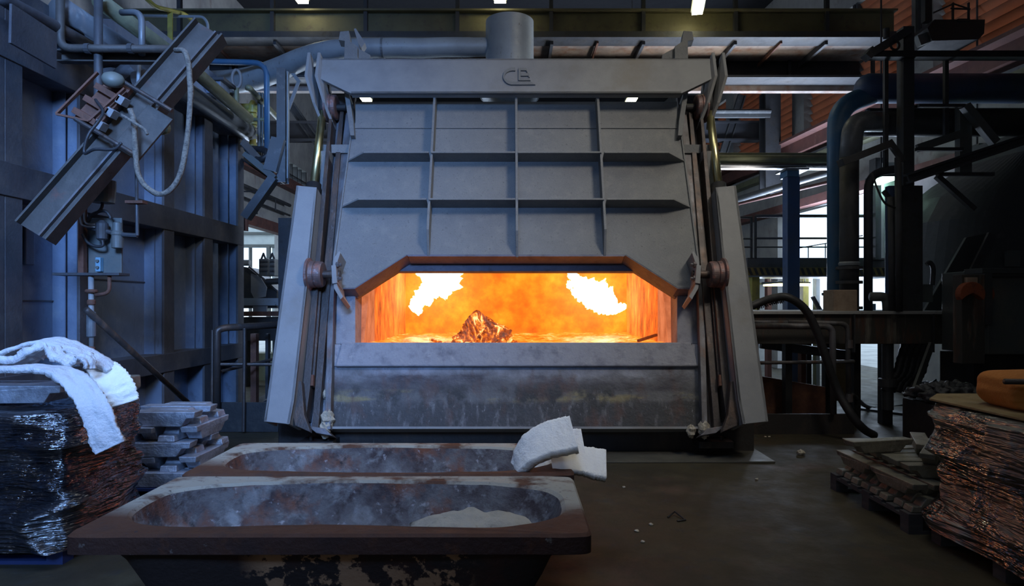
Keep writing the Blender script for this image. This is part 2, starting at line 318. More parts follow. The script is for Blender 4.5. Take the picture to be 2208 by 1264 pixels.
def film(name, tint, cover, gloss=(1, 1, 1), stretch=(1, 1, 9), rough=.13, body=(.012, .012, .016), refl=.25, dist=.022, sc=1.0, hi=.30):
    # stretch film: mostly clear, with pulled creases that catch the light
    m = bpy.data.materials.new(name); m.use_nodes = True; N, L = m.node_tree.nodes, m.node_tree.links
    b = N['Principled BSDF']; out = N['Material Output']
    b.inputs['Base Color'].default_value = (*body, 1); b.inputs['Roughness'].default_value = rough; b.inputs['Specular IOR Level'].default_value = 1.0
    b.inputs['Coat Weight'].default_value = .6; b.inputs['Coat Roughness'].default_value = .1
    tc = N.new('ShaderNodeTexCoord')
    def nz(sc, st, rot=(0, 0, 0), d=4):
        mp = N.new('ShaderNodeMapping'); mp.inputs['Scale'].default_value = [sc*q for q in st]; mp.inputs['Rotation'].default_value = rot
        L.new(tc.outputs['Object'], mp.inputs['Vector']); n = N.new('ShaderNodeTexNoise'); n.inputs['Scale'].default_value = 1; n.inputs['Detail'].default_value = d; n.inputs['Distortion'].default_value = .3
        L.new(mp.outputs[0], n.inputs['Vector']); return n.outputs['Fac']
    a = nz(4.5*sc, stretch, (0.35, .35, 0), 3); c = nz(4.0, (1.2, 1.2, 1), d=3); g = nz(6*sc, stretch, (-.5, -.45, 0), 3); hl = nz(2.6, (1, 1, 1.6), d=3)
    rm = N.new('ShaderNodeMapRange'); rm.inputs['From Min'].default_value = .42; rm.inputs['From Max'].default_value = .60; rm.inputs['To Min'].default_value = rough; rm.inputs['To Max'].default_value = hi; L.new(hl, rm.inputs['Value']); L.new(rm.outputs[0], b.inputs['Roughness'])
    add = N.new('ShaderNodeMath'); L.new(a, add.inputs[0]); L.new(g, add.inputs[1])
    ad2 = N.new('ShaderNodeMath'); L.new(add.outputs[0], ad2.inputs[0]); L.new(c, ad2.inputs[1])
    bp = N.new('ShaderNodeBump'); bp.inputs['Strength'].default_value = .9; bp.inputs['Distance'].default_value = dist
    L.new(ad2.outputs[0], bp.inputs['Height']); L.new(bp.outputs[0], b.inputs['Normal']); L.new(bp.outputs[0], b.inputs['Coat Normal'])
    gl = N.new('ShaderNodeBsdfGlossy'); gl.inputs['Roughness'].default_value = rough; L.new(rm.outputs[0], gl.inputs['Roughness']); gl.inputs['Color'].default_value = (*gloss, 1); L.new(bp.outputs[0], gl.inputs['Normal'])
    m2 = N.new('ShaderNodeMixShader'); m2.inputs[0].default_value = refl; L.new(b.outputs[0], m2.inputs[1]); L.new(gl.outputs[0], m2.inputs[2])
    tr = N.new('ShaderNodeBsdfTransparent'); tr.inputs['Color'].default_value = (*tint, 1); mx = N.new('ShaderNodeMixShader')
    mr = N.new('ShaderNodeMapRange'); mr.inputs['From Min'].default_value = .3; mr.inputs['From Max'].default_value = .7
    mr.inputs['To Min'].default_value = cover-.25; mr.inputs['To Max'].default_value = cover+.2
    L.new(c, mr.inputs['Value']); L.new(mr.outputs[0], mx.inputs[0]); L.new(tr.outputs[0], mx.inputs[1]); L.new(m2.outputs[0], mx.inputs[2])
    L.new(mx.outputs[0], out.inputs['Surface']); return m
m_filml = film('dark_stretch_film', (.30, .33, .42), .80, refl=.16, rough=.06, dist=.05)
m_filmr = film('clear_stretch_film', (.34, .31, .30), .70, rough=.07, refl=.30, dist=.06, sc=.6, hi=.5)
# ================================================================== the setting
def FL(px, py): return PZ(px, py, 0)
fl = MB().box(-7.3, 9.0, -7.3, 27.3, -.2, 0).build('floor', m_floor); struct(fl)
struct(MB().box(-40, 40, -7, 60, -.3, -.205).build('ground', m_ground))
struct(MB().box(-7.3, 9.0, -7, 27.3, 9.2, 9.4).build('ceiling', m_roof))
struct(MB().box(-7.3, 9.2, -7.3, -7.0, 0, 9.2).build('wall_back', m_concd))
# right wall: runs along the line x = 8.164 - .106 y
RD = Vector((-.106, 1, 0)).normalized()
def RX(Y): return 8.164-.106*Y
def rwall(mb, y0, y1, z0, z1, th=.3, inn=0.0):
    a = Vector((RX(y0)-inn, y0, z0)); b = Vector((RX(y1)-inn, y1, z0))
    return mb.prism([a, a+Vector((th, 0, 0)), b+Vector((th, 0, 0)), b], (0, 0, z1-z0))
def RY(px): return 8.164/((px-HX)/F+.106)       # depth of the right wall at an image column
w = MB()
rwall(w, -7, 11.9, 0, 3.77); rwall(w, 16.05, 16.35, 0, 3.77); rwall(w, 17.3, 27, 0, 3.77); rwall(w, 16.35, 17.3, 2.3, 3.77)
rwall(w, -7, 27, 3.77, 5.0); rwall(w, -7, 27, 7.6, 9.2); rwall(w, -7, 7.1, 5, 7.6); rwall(w, 23.7, 27, 5, 7.6)
for y in (20.9, 18.5, 14.9, 11.0): rwall(w, y-.25, y+.25, 5.0, 7.6, .3, .12)
struct(w.build('wall_right', m_conc))
g = MB(); rwall(g, -7, 27, 5.0, 5.33, .3, .28); rwall(g, -7, 27, 5.27, 5.33, .3, .5); rwall(g, 10, 18, 3.77, 3.95, .3, .25)
struct(g.build('trim_1', m_redbeam))
g = MB(); rwall(g, -7, 27, 4.72, 4.86, .3, .22); struct(g.build('trim_2', m_olive))
# louvre bands: one thing per bay, slats as its pattern
bays = [(7.2, 9.0), (9.1, 10.9), (11.2, 12.9), (13.0, 14.7), (15.1, 16.7), (16.8, 18.3), (18.7, 19.7), (19.8, 20.7), (21.1, 22.3), (22.4, 23.6)]
bay_words = ['at the upper right edge of the picture, farther half', 'second bay from the top right corner', 'above the blue elbow pipe', 'second bay before the blue elbow pipe',
             'third bay before the blue elbow pipe', 'widest one beside the dark building column', 'just past the dark building column', 'second past the dark building column',
             'low, just above the olive pipe', 'smallest, farthest along the wall']
bay_words[0] = 'in the top right corner, nearest bay'
for (y0, y1), wd in zip(bays, bay_words):
    mb = MB(); n = 13
    for k in range(n):
        z = 5.36+k*(7.55-5.36)/n; a = Vector((RX(y0)+.02, y0, z)); b = Vector((RX(y1)+.02, y1, z))
        mb.prism([a+Vector((0, 0, .160)), a+Vector((.09, 0, -.01)), a+Vector((.10, 0, -.004)), a+Vector((.01, 0, .166))], b-a)
    r = T('louvre_panel', Vector((RX(y0), (y0+y1)/2, 5.33)), 'orange slatted louvre panel in right wall, '+wd, 'louvre', 'orange louvre panels in the right wall')
    mb.build('slats', m_louvre, r)
    for y in (y0, y1): rwall(MB(), y-.03, y+.03, 5.33, 7.58, .18, .03).build('frame_post', m_dark, r)
# left wall, mirrored rhythm: rail girder above, lintel, pale concrete
w = MB(); w.box(-7.3, -7.0, 21.8, 27, 0, 9.2); w.box(-7.3, -7.0, 19.6, 21.8, 0, 5.33); w.box(-7.3, -7.0, 19.6, 21.8, 6.0, 9.2); w.box(-7.3, -7.0, 19.6, 20.05, 5.33, 6.0)
w.box(-7.3, -7.0, 12.0, 19.6, 3.9, 9.2); w.box(-7.3, -7, -7, 12, 0, 9.2)
struct(w.build('wall_left', m_conc))
w = MB()
for y in (20.05, 20.45, 20.9, 21.3, 21.75): w.box(-7.2, -7.05, y, y+.05, 5.33, 6.0)
w.box(-7.2, -7.05, 20.05, 21.8, 5.62, 5.66); struct(w.build('window_1', m_dark))
g = MB(); g.box(-7.05, -6.75, 10, 26, 5.05, 5.35); g.box(-7.05, -6.8, 12, 19.6, 3.62, 3.9); struct(g.build('trim_3', m_redbeam))
g = MB(); g.tube([(-6.8, 13, 4.55), (-6.8, 19.5, 4.55)], .05); g.tube([(-6.8, 13, 4.25), (-6.8, 19.5, 4.25)], .03)
for y in (15.0, 16.2, 17.4): g.beam((-6.95, y, 4.6), (-6.95, y, 4.0), .04, .04); g.tube([(-6.95, y, 4.4), (-6.45, y, 4.4), (-6.45, y, 4.1)], .02, 6)
tag(g.build('conduit_run', m_dark), 'dark conduits bracketed along the pale concrete wall beyond the steel casing', 'pipe')
# annexe beyond the left lintel
w = MB(); w.box(-13, -7.3, 20.0, 20.3, 3.36, 5.2); w.box(-13, -8.6, 20.0, 20.3, 0, 3.36); w.box(-7.52, -7.3, 20.0, 20.3, 0, 3.36)
struct(w.build('wall_annexe', m_white))
g = MB(); g.box(-8.7, -7.3, 19.93, 20.0, 3.32, 3.42); g.box(-8.7, -7.3, 19.93, 20.0, 3.72, 3.80); g.box(-7.66, -7.55, 19.9, 20, 0, 3.36); g.box(-8.22, -8.17, 19.95, 20.1, 0, 3.36); g.box(-8.6, -7.5, 19.95, 20.05, 1.95, 2.0)
struct(g.build('trim_4', m_mach))
struct(MB().box(-7.3, 5.0, 27, 27.3, 0, 9.2).build('wall_far', m_concd))

# portal beams and braces of the hall behind the furnace
g = MB()
g.beam((-7, 17, 6.1), (7, 17, 6.1), .3, .5, 'I', t=.04); g.beam((-7, 23, 6.6), (7, 23, 6.6), .3, .6, 'I', t=.04)
struct(g.build('trim_5', m_concd))
for i, (a, b, c_, d_) in enumerate(((605, 195, 700, 330), (1560, 330, 1600, 205))):
    mb = MB().beam(P(a, b, 17.0), P(c_, d_, 17.0), .12, .2, 'I', t=.03)
    lab = ['pale diagonal brace seen between the steel casing and the furnace door rod', 
           'steep diagonal brace right of the furnace door rod'][i]
    tag(mb.build('diagonal_brace', m_pipe), lab, 'brace', 'diagonal braces behind the furnace')
mb = MB().beam(P(1660, 200, 15.2), P(1660, 420, 15.2), .35, .4, 'I', t=.05); tag(mb.build('building_column', m_dark), 'dark steel building column in front of the orange louvres', 'column')
mb = MB().beam(P(1540, 248, 15), P(1660, 248, 15), .1, .12, 'box'); mb.tube([P(1540, 240, 14.8), P(1662, 240, 14.8)], .05, 8)
tag(mb.build('cross_pipe', m_pipe), 'grey pipe and rail crossing to the dark column right of the door', 'pipe')

# overhead crane girders with walkway plates
def girder(name, label, parts, loc):
    r = T(name, loc, label, 'girder', 'overhead crane girders')
    for n_, mb, mt in parts: mb.build(n_, mt, r)
    return r
Y = 11.0; k = Y/F
def zz(py, Y): return EYE-(py-HY)*Y/F
web = MB().box(-6.9, 6.4, Y, Y+.06, zz(80, Y), zz(26, Y)).box(-6.9, 6.4, Y-.12, Y+.2, zz(29, Y), zz(25, Y))
sts = []
for px in (390, 590, 790, 987, 1188, 1386, 1584, 1780, 1978): sts.append(MB().box((px-4-HX)*k, (px+4-HX)*k, Y-.08, Y, zz(82, Y), zz(-40, Y)))
lowf = MB().box(-6.9, 6.4, Y-.16, Y+.22, zz(82, Y)-.05, zz(82, Y)+.05)
und = MB().box(-6.9, 6.4, Y+.22, Y+.95, zz(82, Y)-.02, zz(82, Y)+.02)
rail = MB().box(-6.9, 6.4, Y-.02, Y+.02, zz(-12, Y), zz(-16, Y))
g1 = girder('crane_girder', 'long olive-brown crane girder with rusty pale walkway plates under the roof, upper one', [('web', web, m_girder), ('bottom_flange', lowf, m_dark), ('walkway_plate', und, m_under), ('handrail', rail, m_dark)], (0, Y+.1, zz(82, Y)-.05))

for q in sts: q.build('stiffener', m_dark, g1)
for px in (455, 590, 690, 790, 888, 987, 1088, 1188, 1287, 1386, 1484, 1584, 1683, 1780):
    big = (px in (590, 790, 987, 1188, 1386, 1584, 1780)); x = (px+2-HX)*k; z = zz(82, Y)
    mb = MB().beam((x, Y, z-.06), (x-.02, Y+1.0, z-.10), .05 if big else .03, .10 if big else .06); mb.build('bracket', m_dark if big else m_rust, g1)
Y2 = 12.1
w2 = MB().box(-6.9, 6.4, Y2, Y2+.06, zz(183, Y2), zz(130, Y2)); f1 = MB().box(-6.9, 6.4, Y2-.15, Y2, zz(132, Y2), zz(118, Y2)); f2 = MB().box(-6.9, 6.4, Y2-.55, Y2+.15, zz(184, Y2)-.04, zz(184, Y2)+.0)
s2 = []
for px in (1700, 1460, 620, 500, 1880): s2.append(MB().box((px-3-HX)*Y2/F, (px+3-HX)*Y2/F, Y2-.06, Y2, zz(183, Y2), zz(132, Y2)))
f3 = MB().box(-6.9, 6.4, Y2-.10, Y2+.04, zz(200, Y2), zz(185, Y2))
g2 = girder('crane_girder', 'second crane girder with a black web between two pale flanges, below the upper one', [('web', w2, m_black), ('top_flange', f1, m_under), ('ledge', f2, m_dark), ('bottom_flange', f3, m_under)], (0, Y2, zz(200, Y2)))
for q in s2: q.build('stiffener', m_dark, g2)

# batten lamps
def batten(px, py, Y, L_, wd, label, mat, ry=0.0, vert=0):
    c = P(px, py, Y); r = T('ceiling_lamp', c+Vector((0, 0, .07)), label, 'lamp', 'fluorescent ceiling lamps')
    MB().box(c.x-wd/2-.02, c.x+wd/2+.02, c.y-L_/2, c.y+L_/2, c.z+.03, c.z+.09, ry, c).build('housing', m_mach, r)
    MB().box(c.x-wd/2, c.x+wd/2, c.y-L_/2+.01, c.y+L_/2-.01, c.z-.02, c.z+.03, ry, c).build('tube', mat, r)
    MB().box(c.x-.01, c.x+.01, c.y-.01, c.y+.01, c.z+.09, 9.2).build('rod', m_dark, r)
batten(648, -3, 10.6, .3, .17, 'small bright lamp at the top edge above the left end of the duct', m_lamp)
batten(1078, -4, 10.6, .3, .19, 'small bright lamp at the top edge above the round stack', m_lamp)
batten(1507, 6, 10.3, .8, .17, 'brightest slanting lamp at the top edge right of the stack', m_lamp, -.2)
batten(786, 210, 14.5, .6, .2, 'lamp glowing just under the left end of the lifting beam', m_lamp)
batten(1363, 214, 14.5, .6, .2, 'lamp glowing just under the right part of the lifting beam', m_lamp)
batten(1900, 391, 10.6, .5, .22, 'greenish lamp beside the dark tower and the bright gate opening', m_lampc)
batten(2107, 330, 10.0, .5, .26, 'greenish lamp above the dark conveyor at the far right', m_lampc)
# ================================================================== the melting furnace
fur = T('melting_furnace', (0, 7.2, 0), 'huge grey melting furnace with raised ribbed door and glowing open chamber', 'furnace')
def gp(pts, w0, w1, wref=None, mir=False):     # polygon given in image points on the leaning plane, extruded from w1 to w0
    wref = w0 if wref is None else wref; q = [uv(x, y, wref) for x, y in pts]
    if mir: q = [(-u, v) for u, v in q]
    return [G3(u, v, w0) for u, v in q], GW*(w1-w0)
def gprism(mb, pts, w0, w1, wref=None, mir=False): return mb.prism(*gp(pts, w0, w1, wref, mir))
def um(px, py, w=0): return uv(px, py, w)[0]
# casing round the chamber: the front wall is built as four pieces with the opening left free
CY0, CY1, CZ0, CZ1, CX = 7.55, 10.25, 1.165, 2.85, 1.745
for side in (0, 1):
    mb = MB(); gprism(mb, [(690, 560), (766, 560), (766, 742), (690, 742)], -.06, -.45, mir=side); 
    mb.build('front_wall', m_frame, fur, bev=.008)
    mb = MB(); gprism(mb, [(690, 742), (735, 742), (735, 790), (700, 790)], 0.0, -.4, mir=side); mb.build('sill_end', m_frame, fur, bev=.01)
mb = MB(); gprism(mb, [(736, 738), (1490, 738), (1500, 770), (1505, 790), (722, 790), (728, 770)], 0.03, -.30)
sill = mb.build('sill', m_frame, fur, bev=.015)
mb = MB(); gprism(mb, [(700, 788), (1526, 788), (1534, 923), (692, 923)], -.02, -.4)
mb.build('apron', m_apron, fur, bev=.006)
mb = MB(); gprism(mb, [(692, 920), (1534, 920), (1534, 925), (692, 925)], .03, -.2); mb.build('drip_ledge', m_plate, fur)
MB().box(-2.56, 2.56, 6.98, 7.4, .0, .34).build('base', m_base, fur, bev=.01)
# crust lumps where the apron meets the rails
for x, y, r_ in ((706, 905, .07), (702, 925, .06), (1518, 925, .06), (1490, 930, .045), (703, 850, .035)):
    mb = MB(); c = G3(*uv(x, y, .05), .05); pr = []
    for i in range(9):
        a = math.pi*i/8; pr.append([(c+Vector((math.sin(a)*math.cos(q*.628), math.sin(a)*math.sin(q*.628), 1.5*math.cos(a)))*r_*(1+.5*noise.noise(Vector((i*.9, q*.8, x)))) ) for q in range(10)])
    mb.loft(pr).build('splash_crust', m_sand, fur, smooth=False)
# chamber
def quad(mb, pts): mb.face([mb.bm.verts.new(Vector(p)) for p in pts])
CB = Vector((0, CY1, 0))
mb = MB(); mb.box(-2.3, 2.3, CY1, CY1+.25, .9, 3.1); mb.build('chamber_back_wall', m_refr, fur)
def YP(z, d=.5): return 6.75+.36*(z-.25)+d
for s_ in (-1, 1):
    mb = MB(); mb.box(min(s_*CX, s_*2.2), max(s_*CX, s_*2.2), 8.0, CY1, .9, 3.1); mb.build('chamber_side_wall', m_refrs, fur)
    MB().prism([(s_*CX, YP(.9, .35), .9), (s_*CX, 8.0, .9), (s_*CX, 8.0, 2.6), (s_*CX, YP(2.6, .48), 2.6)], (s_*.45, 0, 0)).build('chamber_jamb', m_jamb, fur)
MB().box(-2.3, 2.3, 8.05, CY1+.2, 3.0, 3.2).build('chamber_roof', m_refrs, fur)
MB().prism([(-2.2, YP(2.3, .5), 2.45), (-2.2, 8.15, 2.45), (-2.2, 8.3, 3.15), (-2.2, YP(3.1, .5), 3.15)], (4.4, 0, 0)).build('chamber_lintel', m_refrs, fur)
MB().box(-2.2, 2.2, 7.5, CY1, .85, 1.02).build('chamber_hearth', m_refrs, fur)
# outer shell behind the front
sh = MB()
for s_ in (-1, 1): sh.box(min(s_*2.2, s_*2.35), max(s_*2.2, s_*2.35), 7.65, 10.6, .1, 3.4)
sh.box(-2.35, 2.35, 7.75, 10.6, 3.4, 3.5); sh.box(-2.35, 2.35, 10.55, 10.6, .1, 3.4); sh.build('shell', m_door, fur)
# guide rails: one set per side
for side in (0, 1):
    mb = MB(); gprism(mb, [(712, 205), (766, 205), (726, 560), (709, 930), (664, 928), (650, 900), (690, 520)], .02, -.05, mir=side); gr = mb.build('guide_rail', m_guide, fur, bev=.004)
    mb = MB(); gprism(mb, [(713, 215), (719, 215), (668, 840), (659, 905), (648, 880)], .22, .0, mir=side); mb.build('outer_flange', m_rail, gr, bev=.004)
    mb = MB(); gprism(mb, [(748, 225), (763, 225), (722, 560), (712, 926), (700, 926), (709, 560)], .10, .0, mir=side); mb.build('inner_flange', m_guide, gr, bev=.004)
    mb = MB(); gprism(mb, [(733, 240), (741, 240), (716, 560), (686, 925), (672, 925), (700, 560)], .13, .0, mir=side); mb.build('running_rail', m_rail, gr, bev=.004)
    mb = MB(); gprism(mb, [(684, 620), (693, 620), (676, 835), (664, 835)], .17, .12, mir=side); mb.build('rail_bar', m_rail, gr, bev=.003)
    mb = MB(); gprism(mb, [(664, 808), (676, 808), (675, 832), (662, 832)], .21, .165, mir=side); mb.build('rail_stop', m_rust, gr, bev=.003)
    mb = MB(); gprism(mb, [(637, 822), (650, 822), (652, 845), (656, 895), (667, 925), (668, 932), (636, 918), (628, 880), (637, 842)], .32, .24, mir=side); mb.build('foot_bracket', m_rail, gr, bev=.004)
    mb = MB(); gprism(mb, [(662, 918), (700, 924), (716, 940), (682, 934)], .16, -.05, mir=side); mb.build('foot', m_guide, gr, bev=.004)
    mb = MB(); p0 = G3(*uv(640, 918, .1), .1); p1 = G3(*uv(716, 943, .05), .05)
    if side: p0.x, p1.x = -p0.x, -p1.x
    mb.box(min(p0.x, p1.x), max(p0.x, p1.x), 6.72, 7.0, .10, .17)
    for t in (.3, .8):
        mb.lathe((p0.x+(p1.x-p0.x)*t, 6.8, .16), (0, 0, 1), [(0, .02), (.05, .02)], 8)
    mb.build('anchor_plate', m_base, gr, bev=.004)
    # cover plate over the lifting cylinder
    mb = MB(); gprism(mb, [(639, 400), (683, 404), (668, 560), (634, 862), (624, 915), (569, 909)], .40, .36, mir=side)
    q = gp([(683, 404), (668, 560), (634, 862), (624, 915)], .40, .40, mir=side)[0]
    mb.loft([[a, a-GW*.38, a-GW*.38+Vector((-.03 if not side else .03, 0, 0)), a+Vector((-.03 if not side else .03, 0, 0))] for a in q])
    q = gp([(639, 400), (569, 909)], .40, .40, mir=side)[0]
    mb.loft([[a, a-GW*.3, a-GW*.3+Vector((.03 if not side else -.03, 0, 0)), a+Vector((.03 if not side else -.03, 0, 0))] for a in q])
    mb.build('cylinder_cover', m_plate, fur, bev=.004)
    # lifting cylinder: barrel inside the cover, bright rod, clevis
    a = G3(*uv(655, 640, .2), .2); b = G3(*uv(667, 430, .2), .2); c = G3(*uv(677, 398, .2), .2); d = G3(*uv(693, 268, .2), .2); e = G3(*uv(696, 236, .2), .2); f = G3(*uv(698, 180, .2), .2)
    for q_ in (a, b, c, d, e, f):
        if side: q_.x *= -1
    mb = MB().tube([a, c], .085, 20); cy = mb.build('lifting_cylinder', m_black, fur, smooth=True)
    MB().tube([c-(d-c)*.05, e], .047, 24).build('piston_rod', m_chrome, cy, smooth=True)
    MB().tube([e-(e-d)*.2, f], .07, 14).build('rod_clevis', m_black, cy, smooth=True)
    # upper roller with hub and bracket
    def roller(px, py, w, rad, wid, par):
        c = G3(*uv(px, py, w), w); ax = Vector((1, 0, 0)) if not side else Vector((-1, 0, 0))
        if side: c.x *= -1
        rr = MB().lathe(c-ax*wid*.5, ax, [(0, rad*1.12), (wid*.16, rad*1.12), (wid*.24, rad*.93), (wid*.50, rad*.90), (wid*.52, rad*.84), (wid*.58, rad*.84), (wid*.60, rad*.90), (wid*.92, rad*.88), (wid, rad*.8)], 36)
        ro = rr.build('roller', m_wheel, par, bev=.003)
        MB().lathe(c+ax*wid*.45, ax, [(0, rad*.25), (wid*.9, rad*.25)], 16).build('axle', m_black, par)
        return ro, c
    roller(716, 232, .16, .17, .13, fur)
    mb = MB(); gprism(mb, [(742, 198), (752, 198), (762, 262), (764, 292), (755, 292), (748, 240)], .25, .02, mir=side); mb.build('roller_bracket', m_door, fur, bev=.003)
# the door
door_w = .17
q = [(766, 219), (766, 262), (750, 330), (735, 440), (722, 560), (721, 604), (730, 622), (765, 621), (876, 550)]
mb = MB()
poly = gp(q, door_w, -.08)[0]; mirp = [Vector((-p.x, p.y, p.z)) for p in reversed(poly)]
mb.prism(poly+mirp, -GW*.24); door = mb.build('furnace_door', m_door, fur, bev=.006)
q = [(757, 276), (760, 276), (722, 560), (720, 600), (716, 600), (718, 560)]
for s_ in (0, 1):
    mb = MB(); gprism(mb, q, .19, -.05, mir=s_); mb.build('edge_strip', m_door, door, bev=.003)
mb = MB(); pl = gp([(880, 548), (765, 612), (722, 612), (728, 640), (770, 641), (858, 585)], -.08, -.3)[0]; mr = [Vector((-p.x, p.y, p.z)) for p in reversed(pl)]
mb.prism(pl+mr, -GW*.07); mb.build('door_lip', m_lip, door, bev=.006)
so = MB(); t_ = gp([(721, 604), (730, 622), (765, 621), (876, 550)], door_w-.004, -.08)[0]; dn = GV*(-.010)
t2 = t_+[Vector((-p.x, p.y, p.z)) for p in reversed(t_)]
for a_, b_ in zip(t2[:-1], t2[1:]): so.prism([a_+dn*.2, b_+dn*.2, b_+dn, a_+dn], -GW*.24)
so.build('soffit_dark_sheet', m_lip, door)  # dark sheet added under the door edge to mute the bath's orange glow
mb = MB(); pl = gp([(876, 549), (880, 553), (1346, 553), (1350, 549)], door_w+.012, 0)[0]; mb.prism(pl, -GW*.2); mb.build('lip_edge', m_lip, door)
# ribs: three upright, two level in four bays each
UP = [((937, 203), (921, 543)), ((1113, 203), (1115, 546)), ((1289, 203), (1307, 543))]
for (tx, ty), (bx, by) in UP:
    mb = MB(); u0, v0 = uv(tx, ty, door_w+.17); u1, v1 = uv(bx, by, door_w+.12); h = .014
    prof = [(v1-.0, .015), (v1+.25, .17), (v0, .17), (v0, -.05), (v1, -.05)]
    um_ = lambda v: u0+(u1-u0)*(v-v0)/(v1-v0)
    A = [G3(um_(v)-h, v, door_w+w_) for v, w_ in prof]; mb.prism(A, (2*h, 0, 0)); mb.build('upright_rib', m_door, door, bev=.003)
for row, (x0, x1) in ((334, (748, 1478)), (435, (735, 1490))):
    xs = [x0]+[t[0]+(b[0]-t[0])*(row-203)/340 for t, b in UP]+[x1]
    for i in range(4):
        v = uv(1113, row-6, door_w+.19)[1]; a = um(xs[i], row, door_w+.03); b = um(xs[i+1], row, door_w+.03); g_ = .015
        c0 = .24 if i == 0 else 0; c1 = .24 if i == 3 else 0
        pr = [(a+g_*(i > 0), 0), (a+c0+g_*(i > 0), .19), (b-c1-g_*(i < 3), .19), (b-g_*(i < 3), 0), (b-g_*(i < 3), -.05), (a+g_*(i > 0), -.05)]
        mb = MB().prism([G3(u, v-.011, door_w+w_) for u, w_ in pr], GV*.022); mb.build('level_rib', m_door, door, bev=.003)
v = uv(1113, 277, door_w)[1]; a = um(757, 277, door_w)
MB().prism([G3(a, v-.004, door_w), G3(-a, v-.004, door_w), G3(-a, v+.004, door_w), G3(a, v+.004, door_w)], GW*.012).build('plate_seam', m_door, door)
# lower rollers on bolted brackets
for side in (0, 1):
    ax = Vector((1, 0, 0)) if not side else Vector((-1, 0, 0))
    def roller2(px, py, w, rad, wid):
        c = G3(*uv(px, py, w), w)
        if side: c.x *= -1
        o = MB().lathe(c-ax*wid*.5, ax, [(0, rad*1.15), (wid*.14, rad*1.15), (wid*.22, rad*.95), (wid*.48, rad*.92), (wid*.50, rad*.84), (wid*.56, rad*.84), (wid*.58, rad*.92), (wid*.9, rad*.9), (wid, rad*.84), (wid, rad*.3)], 40).build('lower_roller', m_wheel, door, bev=.003)
        MB().lathe(c+ax*wid*.4, ax, [(0, rad*.28), (wid*1.2, rad*.28)], 18).build('roller_axle', m_rail, door)
    roller2(681, 592, .33, .155, .165)
    mb = MB(); gprism(mb, [(714, 572), (724, 572), (727, 610), (716, 612)], .44, .24, mir=side); gprism(mb, [(720, 556), (731, 541), (734, 545), (724, 575), (727, 616), (740, 640), (734, 646), (720, 622), (716, 590)], .42, .1, mir=side)
    bk = mb.build('roller_mount', m_plate, door, bev=.004)
    for y in (571, 601):
        c = G3(*uv(729, y, .40), .40)
        if side: c.x *= -1
        MB().lathe(c-ax*.02, ax, [(0, .032), (.03, .032), (.03, .018), (.06, .018)], 6).build('bolt', m_guide, bk)
# lifting beam
bw = .42
mb = MB(); poly = gp([(682, 126), (683, 166), (745, 196), (756, 201)], bw, .1)[0]; mr = [Vector((-p.x, p.y, p.z)) for p in reversed(poly)]
mb.prism(poly+mr, -GW*.05); 
tp = gp([(682, 126)], bw, .1)[0][0]; bp_ = gp([(756, 201)], bw, .1)[0][0]
a = tp; mb.prism([a, a-GW*.34, a-GW*.34-GV*.03, a-GV*.03], (-2*a.x, 0, 0)); a = bp_; mb.prism([a, a-GW*.09, a-GW*.09+GV*.03, a+GV*.03], (-2*a.x, 0, 0))
lb = mb.build('lifting_beam', m_plate, fur, bev=.005)
for side in (0, 1):
    for dx, nm in ((0, 'inner'), (-22, 'outer')):
        mb = MB(); x = um(680+dx, 160, bw+.02)
        sh_ = [(681, 118), (690, 118), (692, 128), (684, 168), (700, 205), (698, 240), (690, 232), (676, 190), (673, 165)]
        vs = [(uv(1113, y, bw)[1], w_) for y, w_ in ((118, .46), (118, .34), (128, .30), (128, .0), (200, -.05), (240, .05), (238, .20), (212, .34), (168, .46))]
        xx = [x]*9; dxs = [0, 0, 0, 0, .10, .16, .16, .09, 0]
        A = [G3(x+dxs[i], v_, w_) for i, (v_, w_) in enumerate(vs)]
        if side: A = [Vector((-p.x, p.y, p.z)) for p in A]
        mb.prism(A, (.035 if not side else -.035, 0, 0)); mb.build('end_plate', m_plate, lb, bev=.003)
    # lug with hook on top of the beam
    mb = MB(); gprism(mb, [(742, 126), (743, 88), (730, 86), (733, 68), (752, 66), (756, 90), (771, 100), (771, 126)], .30, .18, mir=side); gprism(mb, [(771, 103), (798, 118), (798, 126), (771, 126)], .24, .20, mir=side)
    mb.build('lug', m_door, lb, bev=.004)
mb = MB(); gprism(mb, [(763, 62), (767, 61), (787, 92), (779, 104), (772, 92)], .12, .02); mb.build('upright_blade', m_plate, lb)
# raised letters C E on the beam
def logo(mb, pts): gprism(mb, [(1060+x*.0712, 130+y*.0712) for x, y in pts], bw+.018, bw-.005, bw)
mb = MB(); cx, cy_ = 640, 505
outer = [(cx+300*math.cos(math.radians(t))*1.0, cy_-265*math.sin(math.radians(t))) for t in range(80, 261, 15)]
inner = [(cx+205*math.cos(math.radians(t))*1.15, cy_-165*math.sin(math.radians(t))) for t in range(260, 79, -15)]
logo(mb, [(720, 245)]+outer+[(610, 765), (1330, 765), (1190, 665), (700, 665)]+inner+[(720, 340)])
mb.build('letter_c', m_door, lb, bev=.003)
mb = MB(); logo(mb, [(810, 260), (880, 260), (880, 640), (830, 640), (810, 615)]); logo(mb, [(880, 245), (1040, 250), (1085, 290), (1085, 380), (1060, 380), (1050, 335), (880, 335)])
logo(mb, [(880, 415), (1110, 415), (1155, 455), (1155, 540), (1120, 540), (1115, 500), (880, 500)]); logo(mb, [(880, 560), (1130, 560), (1180, 640), (880, 640)])
mb.build('letter_e', m_door, lb, bev=.003)
